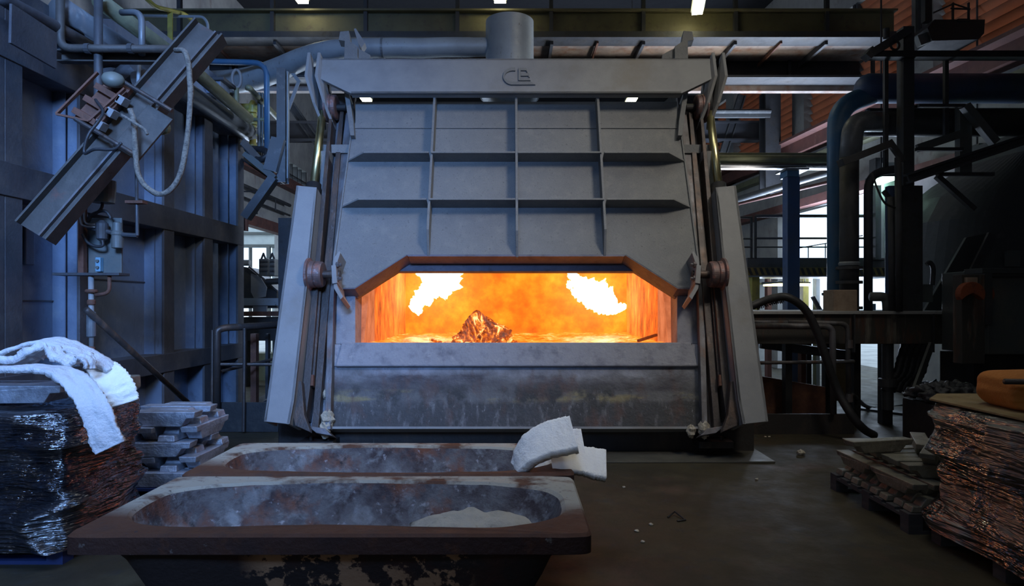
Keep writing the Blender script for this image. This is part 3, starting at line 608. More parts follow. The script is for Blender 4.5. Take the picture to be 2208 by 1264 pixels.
# exhaust stack and its duct
Yd = 9.0
c = P(1099, 50, Yd); rs = 51.5*Yd/F
mb = MB(); zt = zz(48, Yd); zb = zz(178, Yd)
mb.lathe((c.x, Yd, zb), (0, 0, 1), [(0, rs), (zt-zb, rs), (zt-zb, rs-.03), (0, rs-.03)], 48, caps=False)
stk = mb.build('exhaust_stack', m_duct, fur, smooth=True)
m_ = stk.modifiers.new('e', 'EDGE_SPLIT')
MB().lathe((c.x, Yd, zz(212, Yd)), (0, 0, 1), [(0, rs*1.22), (.14, rs*1.1), (.2, rs), (.2, rs-.02), (.14, rs*1.06), (0, rs*1.17)], 48, caps=False).build('stack_skirt', m_duct, stk, smooth=True)
pts = [P(x, y, yy) for x, y, yy in ((1062, 101, 9), (1010, 102, 9), (960, 102, 9), (900, 104, 9), (860, 103, 9), (790, 104, 9), (740, 106, 9.1), (700, 112, 9.2), (650, 128, 9.5), (600, 150, 9.8), (550, 168, 10.1), (500, 176, 10.4), (440, 178, 10.8), (380, 178, 11.2))]
mb = MB().tube(spline(pts, 4), .13, 24, rf=lambda t: .125 if t < .06 else (.132 if t < .45 else .132+.05*min(1, (t-.45)*3)))
dct = mb.build('exhaust_duct', m_duct, fur, smooth=True)
for px, py, yy in ((826, 104, 9), (660, 124, 9.45)):
    p = P(px, py, yy); d_ = Vector((1, 0, 0)) if px > 700 else (P(600, 150, 9.8)-P(660, 124, 9.45)).normalized()
    MB().lathe(p-d_*.015, d_, [(0, .145), (.03, .145)], 24).build('flange_ring', m_pipe, dct)

# ---------------------------------------------------------------- inside the chamber
mb = MB(); nx, ny = 70, 60; vs = []
for j in range(ny+1):
    vs.append([mb.bm.verts.new((-1.742+3.484*i/nx, 7.44+(CY1-.005-7.44)*j/ny, 1.128+.030*noise.fractal(Vector((i*.16, j*.16, 3)), 1, 2, 4)+.02*abs(noise.noise(Vector((i*.5, j*.5, 9)))))) for i in range(nx+1)])
for j in range(ny):
    for i in range(nx): mb.face([vs[j][i], vs[j][i+1], vs[j+1][i+1], vs[j+1][i]])
tag(mb.build('molten_metal', m_bath, smooth=True), 'glowing orange bath of molten metal on the furnace hearth', 'molten metal', kind='stuff')
m_scrap = glow('melting_scrap', [(.38, (.05, .005, .001)), (.49, (.35, .045, .003)), (.56, (1.0, .25, .012)), (.62, (1, .8, .3))], 4.5, 1.2, stretch=(1, 1, .6), detail=5, rough=.15, base=(.20, .08, .03), dist=2.6, bump=1.0)
def lump(name, c, rx, ry, h, seed, mat, label, cat, n=40, rows=22, power=1.0):
    mb = MB(); rings = []
    for i in range(rows+1):
        t = i/rows; z = h*t; rad = (1-t**power)**.8; r_ = []
        for k in range(n):
            a = 2*math.pi*k/n; nn = noise.fractal(Vector((math.cos(a)*1.3+seed, math.sin(a)*1.3, t*2.0)), .9, 2.1, 5); fold = abs(noise.noise(Vector((math.cos(a)*3.2, math.sin(a)*3.2+seed, t*1.2))))
            q = rad*(1+.50*nn-.9*fold+.25*abs(noise.noise(Vector((math.cos(a)*7, math.sin(a)*7+seed, t*6)))))+.02; r_.append(Vector((c[0]+rx*q*math.cos(a)+h*.06*math.sin(t*5), c[1]+ry*q*math.sin(a), c[2]+z+.03*nn)))
        rings.append(r_)
    o = mb.loft(rings).build(name, mat, smooth=True); return tag(o, label, cat)
pc = P(1033, 741, 7.62)
lump('melting_scrap', (pc.x, 7.62, 1.11), .31, .26, .40, 4.0, m_scrap, 'crumpled heap of melting scrap metal rising from the molten bath', 'scrap', n=110, rows=60, power=1.5)
m_char = glow('dull_hot_bar', [(.3, (.06, .006, .002)), (.7, (.20, .03, .005))], 6, 1, base=(.05, .03, .02))
a, b = P(1376, 737, 7.6), P(1412, 728, 7.9); mb = MB().beam((a.x, a.y, 1.165), (b.x+.02, b.y, 1.22), .03, .03); tag(mb.build('steel_bar', m_char), 'dark bar lying in the right front corner of the glowing chamber', 'bar')
for i, (x0, y0, x1, y1) in enumerate(((928, 725, 948, 735), (1090, 722, 1112, 736))):
    mb = MB(); a = P(x0, y0, 7.7); b = P(x1, y1, 7.55); mb.beam((a.x, 7.8, 1.17), (b.x, 7.6, 1.15), .05, .03); tag(mb.build('scrap_piece', m_scrap), ['flat glowing scrap piece left of the melting heap', 'flat glowing scrap piece right of the melting heap'][i], 'scrap')
def flame(path, radii, seed, label, bits):
    r0 = None; pts = spline(path, 12); n = 40; mb = MB(); rings = []
    for i, p in enumerate(pts):
        t = i/(len(pts)-1); f_ = t*(len(radii)-1); j = min(int(f_), len(radii)-2); r = radii[j]+(radii[j+1]-radii[j])*(f_-j)
        d = (pts[min(i+1, len(pts)-1)]-pts[max(i-1, 0)]).normalized(); sx = d.cross(Vector((0, 1, 0))).normalized(); sy = d.cross(sx); ring = []
        for k in range(n):
            a = 2*math.pi*k/n; q = sx*math.cos(a)+sy*math.sin(a)
            nn = noise.fractal((p+q*r)*4.5+Vector((seed, 0, 0)), .7, 2.3, 6); n2 = abs(noise.noise((p+q*r)*11+Vector((0, seed, 0)))); ring.append(p+q*r*(.72+1.0*nn+.9*n2)+Vector((0, 0, .05*n2)))
        rings.append(ring)
    mb.loft(rings)
    for (x, y, yy, rr) in bits:
        c = P(x, y, yy); R = []
        for i in range(13):
            a = math.pi*i/12; R.append([c+Vector((math.sin(a)*math.cos(k*.393), math.sin(a)*math.sin(k*.393), math.cos(a)*1.2))*rr*(1+.8*noise.noise(Vector((x*.3+math.cos(k*.393)*1.5, a*1.6, math.sin(k*.393)*1.5)))) for k in range(16)])
        mb.loft(R)
    o = mb.build('burner_flame', m_flame, smooth=True); return tag(o, label, 'flame', 'burner flames', 'stuff')
Yf = 9.75
flame([P(886, 668, Yf), P(900, 655, Yf), P(920, 632, Yf), P(940, 612, Yf), P(948, 590, Yf-.1), P(945, 560, Yf-.2)], [.05, .11, .16, .24, .26, .16], 1.3, 'white-hot burner flame licking up from the left chamber corner', [(903, 668, Yf, .06), (925, 650, Yf, .05), (960, 632, Yf, .07)])
flame([P(1350, 664, Yf), P(1335, 662, Yf), P(1310, 655, Yf), P(1285, 640, Yf), P(1262, 622, Yf), P(1242, 600, Yf), P(1222, 580, Yf)], [.03, .09, .15, .19, .15, .085, .05], 6.2, 'white-hot burner flame slanting up from the right chamber corner', [(1240, 630, Yf, .055), (1250, 643, Yf, .04), (1228, 615, Yf, .045), (1275, 610, Yf, .035)])
# floor plate in front of the furnace
mb = MB(); mb.prism([PZ(545, 1000, .0), PZ(1672, 999, .0), PZ(1622, 968, .0), PZ(590, 968, .0)], (0, 0, .018)); tag(mb.build('floor_cover_plate', m_floorplate, bev=.004), 'long thin steel plate lying on the floor along the furnace base', 'plate')
# ================================================================== left side: steel casing
CXF = -4.2                              # front face of posts and girders
cs = T('steel_casing', (-4.5, 6.5, 0), 'tall blue-grey steel casing with upright posts and level girders along the left side', 'casing')
def cy(px, X=CXF): return X*F/(px-HX)
MB().box(-4.6, -4.43, 3.0, 9.95, 0, 4.25).build('back_panel', m_casing, cs)
posts = [(-30, 10), (11, 49), (172, 190), (354, 376), (441, 459), (513, 526)]
posts = [(cy(a), cy(b)) for a, b in posts]
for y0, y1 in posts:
    MB().box(CXF-.03, CXF, y0, y1, 0, 4.2).build('post_flange', m_casebeam, cs, bev=.004); MB().box(-4.43, CXF-.03, y0+.01, y0+.03, 0, 4.2).build('post_web', m_casing, cs)  # darker steel on flanges, paler on webs, stands in for how light falls
for a, z0, z1 in (('lower', .78, 1.0), ('middle', 2.49, 2.77), ('upper', 3.62, 3.93)):
    y1 = 9.95 if a != 'upper' else 6.9
    MB().box(-4.43, CXF+.012, 3.0, y1, z0, z1).build('girder', m_casebeam, cs, bev=.005)
MB().box(-4.43, CXF+.05, 3.0, 9.95, 4.12, 4.25).build('top_girder', m_casebeam, cs, bev=.005)
for px in (136, 328, 415, 487):         # inner stiffening angles of the bays
    y = cy(px, -4.36); MB().beam((-4.37, y, 1.0), (-4.37, y, 4.12), .09, .12, 'L', up=(1, 0, 0), t=.012).build('stiffener', m_casing, cs)
for px, z0, z1 in ((122, 1.05, 2.45), (122, 2.9, 3.6), (314, 1.05, 2.45), (330, 2.8, 3.4)):
    y = cy(px, -4.415); n = int((z1-z0)/.16)
    mb = MB()
    for i in range(n):
        if random.random() < .8: zz0 = z0+i*.16; mb.prism([(-4.428, y, zz0), (-4.428, y+.014, zz0), (-4.428, y+.012, zz0+.13), (-4.428, y-.004, zz0+.13)], (.006, 0, 0))
    o = mb.build('pale_dashes', m_dash, cs); o['kind'] = 'stuff'  # rows of small pale dashes down the casing panel
for y0, y1, z in ((cy(190), cy(354), 1.85), (cy(49), cy(172), 1.62)): MB().box(-4.43, -4.418, y0, y1, z, z+.012).build('panel_joint', m_casebeam, cs)
MB().box(-4.43, -4.40, cy(53, -4.41), cy(73, -4.41), 1.95, 2.35).build('hatch', m_casing, cs, bev=.01)
# end plate towards the furnace, and low floor slab under the casing
# big pipes along the casing's top edge
def pipe_thing(name, pts, r, mat, label, n=16, cat='pipe', rad=.12, flanges=(), group=None, loc=None):
    mb = MB().tube(bend(pts, rad), r, n); o = mb.build(name, mat, smooth=True); return tag(o, label, cat, group)
def pv(px, py, X): return PX(px, py, X)
MB_ = None
o = pipe_thing('large_pipe', [pv(130, 22, -4.05), pv(547, 292, -4.05)], .12, m_pipe, 'thickest grey pipe running along the top edge of the blue-grey casing')
o = pipe_thing('olive_pipe', [pv(215, 2, -3.75), pv(418, 152, -3.75), pv(536, 256, -3.75)], .075, m_olive, 'dull olive pipe sloping above the thickest grey pipe on the casing')
o = pipe_thing('brown_pipe', [pv(-10, -14, -4.0), pv(23, 8, -4.0), pv(118, 57, -4.0), pv(205, 105, -4.0)], .055, m_casebeam, 'brownish pipe along the casing top in the upper left corner')
o = pipe_thing('thin_pipe', [pv(528, 262, -4.0), pv(590, 312, -4.0)], .035, m_olive, 'thin pale pipe ending at the platform rail beyond the casing')
o = pipe_thing('thin_pipe', [P(534, 190, 9.4), P(536, 188, 9.3), P(600, 256, 10.4)], .04, m_olive, 'short sloping pale tube running from the steel ring down to the column')
# level arm with pipe, holding the diagonal beam
Ya = 5.75
r = T('support_arm', P(260, 125, Ya), 'dark level beam carrying a pipe from the casing to the diagonal beam', 'beam')
MB().beam(P(128, 122, Ya), P(372, 124, Ya), .08, .105, 'U', t=.012).build('channel', m_track, r)
MB().tube(bend([P(130, -30, Ya-.1), P(130, 104, Ya-.1), P(370, 106, Ya-.1)], .1), .035, 12).build('pipe', m_track, r, smooth=True)
for px in (190, 283): MB().lathe(P(px, 105, Ya-.1)-Vector((.02, 0, 0)), (1, 0, 0), [(0, .045), (.04, .045)], 12).build('clamp', m_dark, r)
p = P(112, 108, 5.6); MB().beam(P(22, 50, 4.9), P(120, 110, 5.4), .02, .3).build('bracket_plate', m_casebeam, r)
# upright thin pipes in the upper left
pipe_thing('upright_pipe', [P(212, -20, 5.7), P(212, 225, 5.7), P(210, 400, 5.7)], .035, m_dark, 'dark upright pipe behind the diagonal beam, left of the knotted cable')
pipe_thing('upright_pipe', [P(262, 27, 5.9), P(306, 26, 5.8), P(306, 118, 5.72)], .028, m_pipe, 'small pipe with an elbow above the level arm')
pipe_thing('upright_pipe', [P(300, 136, 5.9), P(297, 200, 5.9)], .016, m_duct, 'short thin pale pipe hanging just below the level arm')
pipe_thing('upright_pipe', [P(125, 470, 5.55), P(124, 475, 5.55)]+[P(124, 480, 5.55)], .01, m_dark, 'tiny stub under the diagonal beam') if False else None
# diagonal beam with the hoist carriage
A_, B_ = P(76, 503, 5.15), P(455, 66, 5.75); dg = T('hoist_track', A_, 'long diagonal steel I-beam leaning in front of the casing', 'beam')
d = (B_-A_).normalized(); upv = Vector((0, -1, .0)); side_ = d.cross(upv).normalized(); nrm = side_.cross(d).normalized()
MB().beam(A_, B_, .27, .02, up=upv).build('web', m_track, dg)
for s_ in (-1, 1): MB().beam(A_+side_*.135*s_, B_+side_*.135*s_, .018, .15, up=upv).build('flange', m_track, dg, bev=.003)
MB().beam(A_+side_*.06+nrm*.03, B_+side_*.06+nrm*.03, .015, .03, up=upv).build('guide_strip', m_guide, dg)
hc = T('hoist_carriage', P(245, 290, 5.4), 'rusty hoist carriage clamped round the middle of the diagonal beam', 'carriage')
def at_(t, s, n_): return A_+(B_-A_)*t+side_*s+nrm*n_
MB().beam(at_(.40, .20, .10), at_(.60, .20, .10), .24, .025, up=upv).build('side_plate', m_track, hc, bev=.004)
MB().beam(at_(.41, -.22, .08), at_(.62, -.22, .08), .20, .05, up=upv).build('trolley_frame', m_rust, hc, bev=.004)
for i, t in enumerate((.44, .50, .56)):
    MB().beam(at_(t, -.33, .12), at_(t, -.10, .12), .05, .09, up=upv).build('cross_bar', m_rust, hc, bev=.003)
    MB().beam(at_(t, -.12, .12), at_(t, -.06, .12), .07, .09, up=upv).build('block', m_plate, hc, bev=.003)
for a_, b_ in (((.39, -.40), (.43, -.16)), ((.39, -.40), (.60, -.38)), ((.43, -.16), (.60, -.12))):
    MB().beam(at_(a_[0], a_[1], .16), at_(b_[0], b_[1], .16), .016, .03, up=upv).build('frame_bar', m_rust, hc)
c = at_(.605, -.22, .2); MB().lathe(c, (0.3, -.5, .8), [(-.06, .02), (-.05, .07), (0, .085), (.03, .07), (.05, .03)], 18).build('cap', m_glass, hc, smooth=True)
for t in (.41, .62): MB().tube([at_(t, q*.01, .16) for q in (-26, -12, 2, 16, 30)], .018, 8).build('clamp_rod', m_rail, hc)
# kinked black cable
tag(MB().tube(spline([P(206, 215, 5.3), P(222, 240, 5.2), P(212, 262, 5.1), P(190, 292, 5.05), P(182, 330, 5.05), P(205, 322, 5.0), P(245, 322, 5.0), P(262, 308, 5.0)], 8), .012, 8).build('cable', m_rubber, smooth=True), 'black cable looped round the left end of the hoist carriage', 'cable')
# rope loop
pts = spline([P(378, 108, 5.3), P(398, 112, 5.2), P(408, 150, 5.2), P(410, 210, 5.2), P(402, 310, 5.2), P(385, 385, 5.2), P(352, 418, 5.2), P(318, 405, 5.2), P(297, 372, 5.2), P(292, 320, 5.2), P(289, 265, 5.2), P(280, 235, 5.2)], 10)
tag(MB().tube(pts, .021, 10, ns=.3).build('rope', m_rope, smooth=True), 'thick rope hanging in a long loop from the diagonal beam', 'rope')
tag(MB().tube(spline([P(262, 248, 5.15), P(285, 262, 5.1), P(310, 278, 5.1), P(318, 290, 5.1)], 6), .012, 6).build('rope', m_rope, smooth=True), 'short thin rope tied across the hoist carriage', 'rope')
# gooseneck tube
mb = MB().tube(spline([P(330, 225, 6.2), P(345, 240, 6.0), P(352, 260, 5.85), P(350, 272, 5.75)], 8), .038, 16); mb.lathe(P(349, 276, 5.7), (-.1, -1, -.35), [(-.04, .06), (.01, .06), (.01, .04), (-.03, .04)], 18)
tag(mb.build('gooseneck_tube', m_olive, smooth=False), 'short bent tube with flanged open end pointing at the viewer', 'pipe')
# valve body behind the beam
mb = MB(); c = P(280, 165, 6.3)
mb.tube(spline([P(222, 162, 6.2), P(245, 160, 6.2), P(268, 172, 6.2), P(290, 200, 6.2)], 6), .06, 12); mb.lathe(P(285, 160, 6.2), (.6, 0, .5), [(-.12, .05), (-.1, .12), (.06, .12), (.1, .04)], 16); mb.lathe(P(308, 178, 6.1), (1, 0, .2), [(-.05, .11), (.05, .11)], 20)
tag(mb.build('pipe_valve', m_dark), 'dark pipe elbow and valve between the level arm and the diagonal beam', 'valve')
# service panel with regulator
Yp = 5.6
sp = T('regulator_station', P(220, 590, Yp), 'dark service panel with hoses, regulator and small pale blue switch on the casing', 'panel')
def bx(mb, x0, y0, x1, y1, Y, th=.05): a = P(x0, y0, Y); b = P(x1, y1, Y); return mb.box(min(a.x, b.x), max(a.x, b.x), Y, Y+th, min(a.z, b.z), max(a.z, b.z))
bx(MB(), 185, 470, 262, 592, Yp+.08, .02).build('back_plate', m_mach, sp, bev=.003)
bx(MB(), 112, 588, 256, 594, Yp-.05, .16).build('shelf', m_dark, sp, bev=.003)
bx(MB(), 168, 440, 180, 590, Yp, .05).build('upright', m_rust, sp)
bx(MB(), 205, 555, 216, 586, Yp+.03, .05).build('switch_box', m_cyan, sp, bev=.005)
for y in (563, 577): MB().lathe(P(211, y, Yp+.03)-Vector((0, .015, 0)), (0, 1, 0), [(0, .013), (.02, .013)], 12).build('button', m_mach, sp)
MB().lathe(P(253, 536, Yp)+Vector((0, 0, 0)), (0, 0, 1), [(0, .03), (.005, .045), (.11, .045), (.12, .05), (.14, .05), (.15, .04), (.22, .035), (.23, .02)], 20).build('filter_bowl', m_mach, sp, smooth=False)
MB().lathe(P(220, 500, Yp), (0, 0, 1), [(-.08, .02), (-.06, .045), (.07, .05), (.10, .02)], 14).build('regulator', m_dark, sp)
MB().lathe(P(222, 415, Yp), (0, 0, 1), [(-.09, .05), (-.09, .09), (.03, .10), (.1, .10)], 18).build('actuator', m_mach, sp)
MB().tube([P(190, 491, Yp), P(262, 506, Yp), P(296, 508, Yp)], .02, 8).build('header_pipe', m_dark, sp)
MB().tube(bend([P(296, 508, Yp), P(295, 435, Yp), P(294, 330, Yp+.2)], .02), .014, 8).build('riser', m_dark, sp)
bx(MB(), 269, 432, 307, 438, Yp-.04, .08).build('lever', m_rust, sp)
for i, pts in enumerate(([(174, 424), (174, 478), (184, 488), (205, 490)], [(182, 424), (182, 474), (192, 484), (206, 484)], [(178, 505), (188, 522), (205, 531), (221, 530), (221, 518)], [(190, 478), (200, 462), (225, 455), (237, 466), (238, 472)], [(215, 425), (221, 440), (214, 455), (190, 470)])):
    MB().tube(spline([P(x, y, Yp-.03) for x, y in pts], 6), .009 if i < 2 else .013, 8).build('hose', m_plate if i < 2 else m_rubber, sp, smooth=True)
MB().tube(bend([P(236, 594, Yp), P(236, 632, Yp), P(206, 637, Yp)], .06), .016, 8).build('loop_pipe', m_rust, sp, smooth=True)
# gas pipe down from the panel
gp_ = T('drop_pipe', P(198, 765, Yp), 'upright metal pipe with couplings hanging below the service panel', 'pipe')
MB().tube([P(196, 590, Yp), P(198, 765, Yp)], .022, 12).build('pipe', m_plate, gp_, smooth=True)
for y, h, r_ in ((628, 8, .05), (652, 12, .033), (700, 55, .038), (752, 10, .03)): c = P(197, y, Yp); MB().lathe(c, (0, 0, -1), [(-h*Yp/F*.5, r_*.8), (-h*Yp/F*.5+.01, r_), (h*Yp/F*.5-.01, r_), (h*Yp/F*.5, r_*.8)], 16).build('coupling', m_pipe if y == 700 else m_rust, gp_)
# leaning strut
a = P(186, 668, 5.45); b = PZ(432, 895, 0.02); b = P(432, 893, 7.9)
st = T('leaning_bar', b, 'dark bar leaning diagonally from the drop pipe down to the floor', 'bar')
MB().tube([a, b], .028, 12).build('bar', m_rail, st, smooth=True); MB().box(b.x-.04, b.x+.05, b.y-.04, b.y+.04, b.z-.05, b.z+.07).build('foot', m_plate, st)
# platform corner with steel column and rails above the casing end
Yc = 9.6
col = T('platform_bracket', P(612, 400, Yc), 'light-edged steel column with braces hanging at the end of the casing platform', 'column')
MB().beam(P(610, 395, Yc), P(610, 150, Yc), .13, .16, 'I', t=.015).build('column_beam', m_pipe, col)
MB().beam(P(621, 385, Yc-.05), P(621, 155, Yc-.05), .02, .06).build('edge_plate', m_duct, col)
MB().beam(P(624, 148, Yc), P(646, 178, Yc), .02, .05).build('gusset', m_plate, col); MB().beam(P(644, 176, Yc), P(622, 235, Yc), .015, .05).build('gusset', m_plate, col)
MB().beam(P(603, 300, Yc-.1), P(585, 370, Yc-.1), .19, .16, 'U', up=(0, -1, 0), t=.012).build('brace', m_pipe, col)
MB().beam(P(592, 383, Yc-.1), P(530, 470, Yc-.1), .12, .16, 'U', up=(0, -1, 0), t=.012).build('brace', m_pipe, col)
MB().beam(P(527, 330, Yc-.15), P(592, 384, Yc-.15), .04, .09).build('deck_edge', m_mach, col)
MB().beam(P(525, 340, Yc+.5), P(592, 386, Yc+.3), .3, .02).build('deck', m_black, col)
MB().beam(P(522, 305, Yc-.3), P(584, 372, Yc+.2), .02, .12).build('toe_board', m_pipe, col)
mb = MB().tube(spline([P(535, 327, 9.7), P(560, 322, 9.6), P(578, 333, 9.5), P(560, 345, 9.5), P(538, 338, 9.6)], 6), .05, 8, ns=.4); tag(mb.build('dark_bag', m_rubber, smooth=True), 'dark crumpled bag lying on the platform at the casing end', 'bag')
pipe_thing('blue_pipe', [P(432, 95, 9.7), P(440, 132, 9.7), P(575, 136, 9.7), P(576, 330, 9.7)], .042, m_blue, 'blue pipe running level then dropping beside the platform column', rad=.2)
pipe_thing('yellow_post', [P(431, 160, 9.6), P(431, 118, 9.6)], .05, m_yellow, 'short faded yellow post left of the blue pipe')
rg = T('pipe_ring', P(508, 200, 9.4), 'upright steel ring flange standing behind the olive pipe', 'flange')
rr = []
for i in range(25):
    a = 2*math.pi*i/24; c = P(510, 170, 9.4)+Vector((.055*math.sin(a)*1.0, .02*math.sin(a), .13*math.cos(a))); rr.append(c)
MB().tube(rr, .022, 8).build('ring', m_plate, rg, smooth=True)
MB().tube([P(510, 190, 9.4), P(511, 255, 9.4)], .035, 10).build('stem', m_olive, rg)
# stacked yellow valve train above the casing end
vt = T('valve_train', P(545, 330, 9.9), 'olive-yellow valve train of stacked flanges above the casing end', 'valve')
c = P(545, 330, 9.9); prof = []; z = 0
MB().lathe(c, (0, 0, 1), [(0, .06), (.08, .06), (.08, .11), (.11, .11), (.11, .05), (.25, .05), (.25, .10), (.27, .10), (.27, .05), (.42, .05), (.42, .11), (.45, .11), (.45, .06), (.60, .06), (.60, .11), (.63, .11), (.63, .07), (.72, .07), (.80, .03)], 20).build('valve_body', m_yellow, vt)
MB().tube([P(515, 232, 9.9), P(560, 232, 9.9)], .06, 12).build('side_pipe', m_yellow, vt, smooth=True)
MB().tube([P(545, 258, 9.8), P(575, 258, 9.8)], .03, 10).build('side_pipe', m_olive, vt, smooth=True)
MB().tube([P(528, 320, 9.8), P(590, 322, 9.8)], .045, 12).build('lower_pipe', m_dark, vt, smooth=True)
for x in (559, 566): MB().tube([P(x, 200, 9.8), P(x, 350, 9.8)], .015 if x == 566 else .03, 8).build('riser', m_mach, vt)
MB().lathe(P(498, 215, 9.6), (0, 0, 1), [(-.08, .09), (0, .09), (.02, .07), (.12, .06), (.14, .02)], 18).build('dome_cap', m_mach, vt)
# yellow handrail, top left
yr = T('yellow_handrail', P(365, 95, 9.5), 'faded yellow handrail above the casing in the upper left', 'handrail')
MB().tube(bend([P(300, -18, 8.6), P(335, 15, 9.0), P(400, 30, 9.6), P(428, 58, 9.8)], .1), .03, 10).build('top_rail', m_yellow, yr, smooth=True)
MB().beam(P(367, 25, 9.3), P(367, 95, 9.3), .07, .02).build('post', m_yellow, yr)
pipe_thing('pale_rail', [P(310, 34, 9.5), P(438, 36, 9.5), P(448, 50, 9.5), P(448, 150, 9.5)], .02, m_duct, 'thin pale rail behind the yellow handrail')
# boxy casing top structure
bx(MB(), 222, 40, 318, 150, 7.2, .2).build if False else None
tb = T('casing_hood', P(330, 170, 7.6), 'blue-grey sheet hood sloping above the casing behind the diagonal beam', 'hood')
mb = MB(); mb.prism([PX(215, 40, -4.3), PX(320, 45, -4.3), PX(470, 165, -4.3), PX(545, 262, -4.3), PX(400, 185, -4.3), PX(215, 85, -4.3)], (-.15, 0, 0)); mb.build('side_sheet', m_casing, tb, bev=.005)
bx(MB(), 440, 168, 475, 200, 9.0, .3).build('box', m_casing, tb, bev=.005)
bx(MB(), 455, 165, 482, 172, 8.95, .4).build('lid', m_dark, tb, bev=.005)
# small beam end under the casing arm, dark strut left end
# handrail in front of the gap, left of the furnace
Yr = 8.0
def railing(name, label, Y, X0, X1, posts_, zt, zm, kerb, mat, dirY=0):
    r = T(name, ((X0+X1)/2, Y, 0), label, 'railing')
    return r
hr = T('pipe_railing', P(525, 930, Yr), 'bent pipe railing standing on a dark kerb between the casing and the furnace', 'railing')
MB().tube(bend([P(468, 900, Yr), P(468, 712, Yr), P(484, 707, Yr+.05), P(612, 700, Yr+.5)], .12), .045, 12).build('top_rail', m_rail, hr, smooth=True)
MB().tube([P(457, 931, Yr), P(458, 712, Yr)], .018, 8).build('post', m_rail, hr); MB().tube([P(525, 931, Yr), P(527, 760, Yr), P(527, 708, Yr)], .022, 8).build('post', m_rail, hr)
MB().tube([P(468, 786, Yr), P(606, 786, Yr+.2)], .022, 8).build('middle_rail', m_rail, hr); MB().tube([P(468, 803, Yr), P(524, 790, Yr+.4), P(600, 772, Yr+1)], .02, 8).build('rear_rail', m_rail, hr)
bx(MB(), 455, 868, 600, 932, Yr+.05, .03).build('kerb_plate', m_black, hr, bev=.004)
bx(MB(), 540, 720, 552, 930, Yr+.8, .1).build('rear_post', m_rust, hr); bx(MB(), 572, 720, 578, 860, Yr+.8, .08).build('rear_post', m_black, hr)
bx(MB(), 527, 760, 615, 840, 12.0, .1).build if False else None
# machine seen through the gap
Ym = 12.5
mc = T('conveyor_machine', P(565, 700, Ym), 'distant machine with sloped hopper and two motors seen left of the furnace', 'machine')
mb = MB().prism([P(523, 575, Ym), P(535, 577, Ym), P(597, 628, Ym), P(597, 665, Ym), P(523, 665, Ym)], (0, .6, 0)); mb.build('frame', m_black, mc)
mb = MB().prism([P(541, 590, Ym-.03), P(560, 596, Ym-.03), P(575, 620, Ym-.03), P(572, 640, Ym-.03), P(548, 644, Ym-.03), P(541, 630, Ym-.03)], (0, .03, 0)); mb.build('hopper_plate', m_plate, mc)
bx(MB(), 522, 643, 600, 659, Ym-.1, .06).build('cross_beam', m_duct, mc); bx(MB(), 520, 672, 604, 682, Ym-.1, .5).build('deck', m_rust, mc)
bx(MB(), 545, 660, 575, 674, Ym-.05, .06).build('lower_plate', m_plate, mc); bx(MB(), 523, 684, 600, 735, Ym, .4).build('lower_body', m_black, mc)
bx(MB(), 524, 735, 534, 860, Ym, .3).build('leg', m_black, mc); bx(MB(), 588, 735, 598, 870, Ym, .3).build('leg', m_black, mc)
for i, (x0, x1) in enumerate(((558, 577), (581, 592))):
    mo = bx(MB(), x0, 558, x1, 595, Ym-.1, .3).build('motor', m_mach, mc, bev=.01)
    for j in range(3): bx(MB(), x0+1, 562+j*10, x1-1, 565+j*10, Ym-.14, .05).build('cooling_fin', m_dark, mo)
    cx_ = (x0+x1)/2; MB().prism([P(cx_-6, 558, Ym), P(cx_-1, 545, Ym), P(cx_+1, 545, Ym), P(cx_+6, 558, Ym), P(cx_+2.5, 558, Ym), P(cx_, 551, Ym), P(cx_-2.5, 558, Ym)], (0, .03, 0)).build('lifting_eye', m_black, mo)
MB().tube([P(575, 608, Ym-.3), P(610, 606, Ym-.3)], .06, 12).build('shaft', m_black, mc); MB().lathe(P(532, 567, Ym), (1, 0, 0), [(-.08, .06), (.06, .06)], 12).build('small_motor', m_duct, mc)
MB().beam(P(537, 575, Ym-.1), P(598, 627, Ym-.1), .05, .03).build('sloped_rail', m_dark, mc)
tag(bx(MB(), 527, 762, 612, 845, 13.5, .4).build('panel_cabinet', m_olive, bev=.01), 'pale olive cabinet standing under the distant machine', 'cabinet')
g = bx(MB(), 600, 470, 628, 905, 10.4, .5).build('dark_column', m_dark); tag(g, 'dark column standing close behind the left cylinder cover', 'column')
tag(MB().beam((-3.95, 9.0, .02), (-2.9, 10.3, .65), .25, .06).build('ramp_plate', m_dark), 'sloping dark plate lying behind the pipe railing', 'plate')
tag(MB().beam(P(524, 470, 10.2), P(524, 498, 10.2), .12, .12).build('steel_block', m_redbeam), 'small dark red steel block at the corner of the casing platform', 'block')
# ================================================================== right side
# raised walkway with railing and hazard stripes in front of the gate opening
Yw = 11.0
wk = T('walkway_deck', P(1780, 590, Yw), 'raised walkway with dark handrail and hazard-striped edge in front of the bright opening', 'walkway')
bx(MB(), 1612, 556, 1948, 577, Yw, .9).build('deck_beam', m_dark, wk)
bx(MB(), 1612, 577, 1948, 594, Yw-.04, .04).build('edge_board', m_haz, wk)
mb = MB(); ST = []
for i in range(26):
    x = 1618+i*12.6; mb.prism([P(x, 593, Yw-.046), P(x+6, 593, Yw-.046), P(x+0, 578, Yw-.046), P(x-6, 578, Yw-.046)], (0, .006, 0))
o = mb.build('stripes', m_hazr, wk); o['kind'] = 'stuff'
bx(MB(), 1612, 594, 1948, 597, Yw, .9).build('under_flange', m_duct, wk)
for y, r_ in ((466, .028), (514, .018), (533, .012)): MB().tube([P(1630, y, Yw), P(1948, y, Yw)], r_, 8).build('rail', m_black, wk)
for x in (1630, 1696, 1790, 1868): bx(MB(), x-2, 466, x+2, 558, Yw, .04).build('post', m_black, wk)
for y in (469, 515, 533): MB().tube([P(1580, y, Yw), P(1621, y, Yw)], .02 if y < 500 else .014, 8).build('rail', m_black, wk)
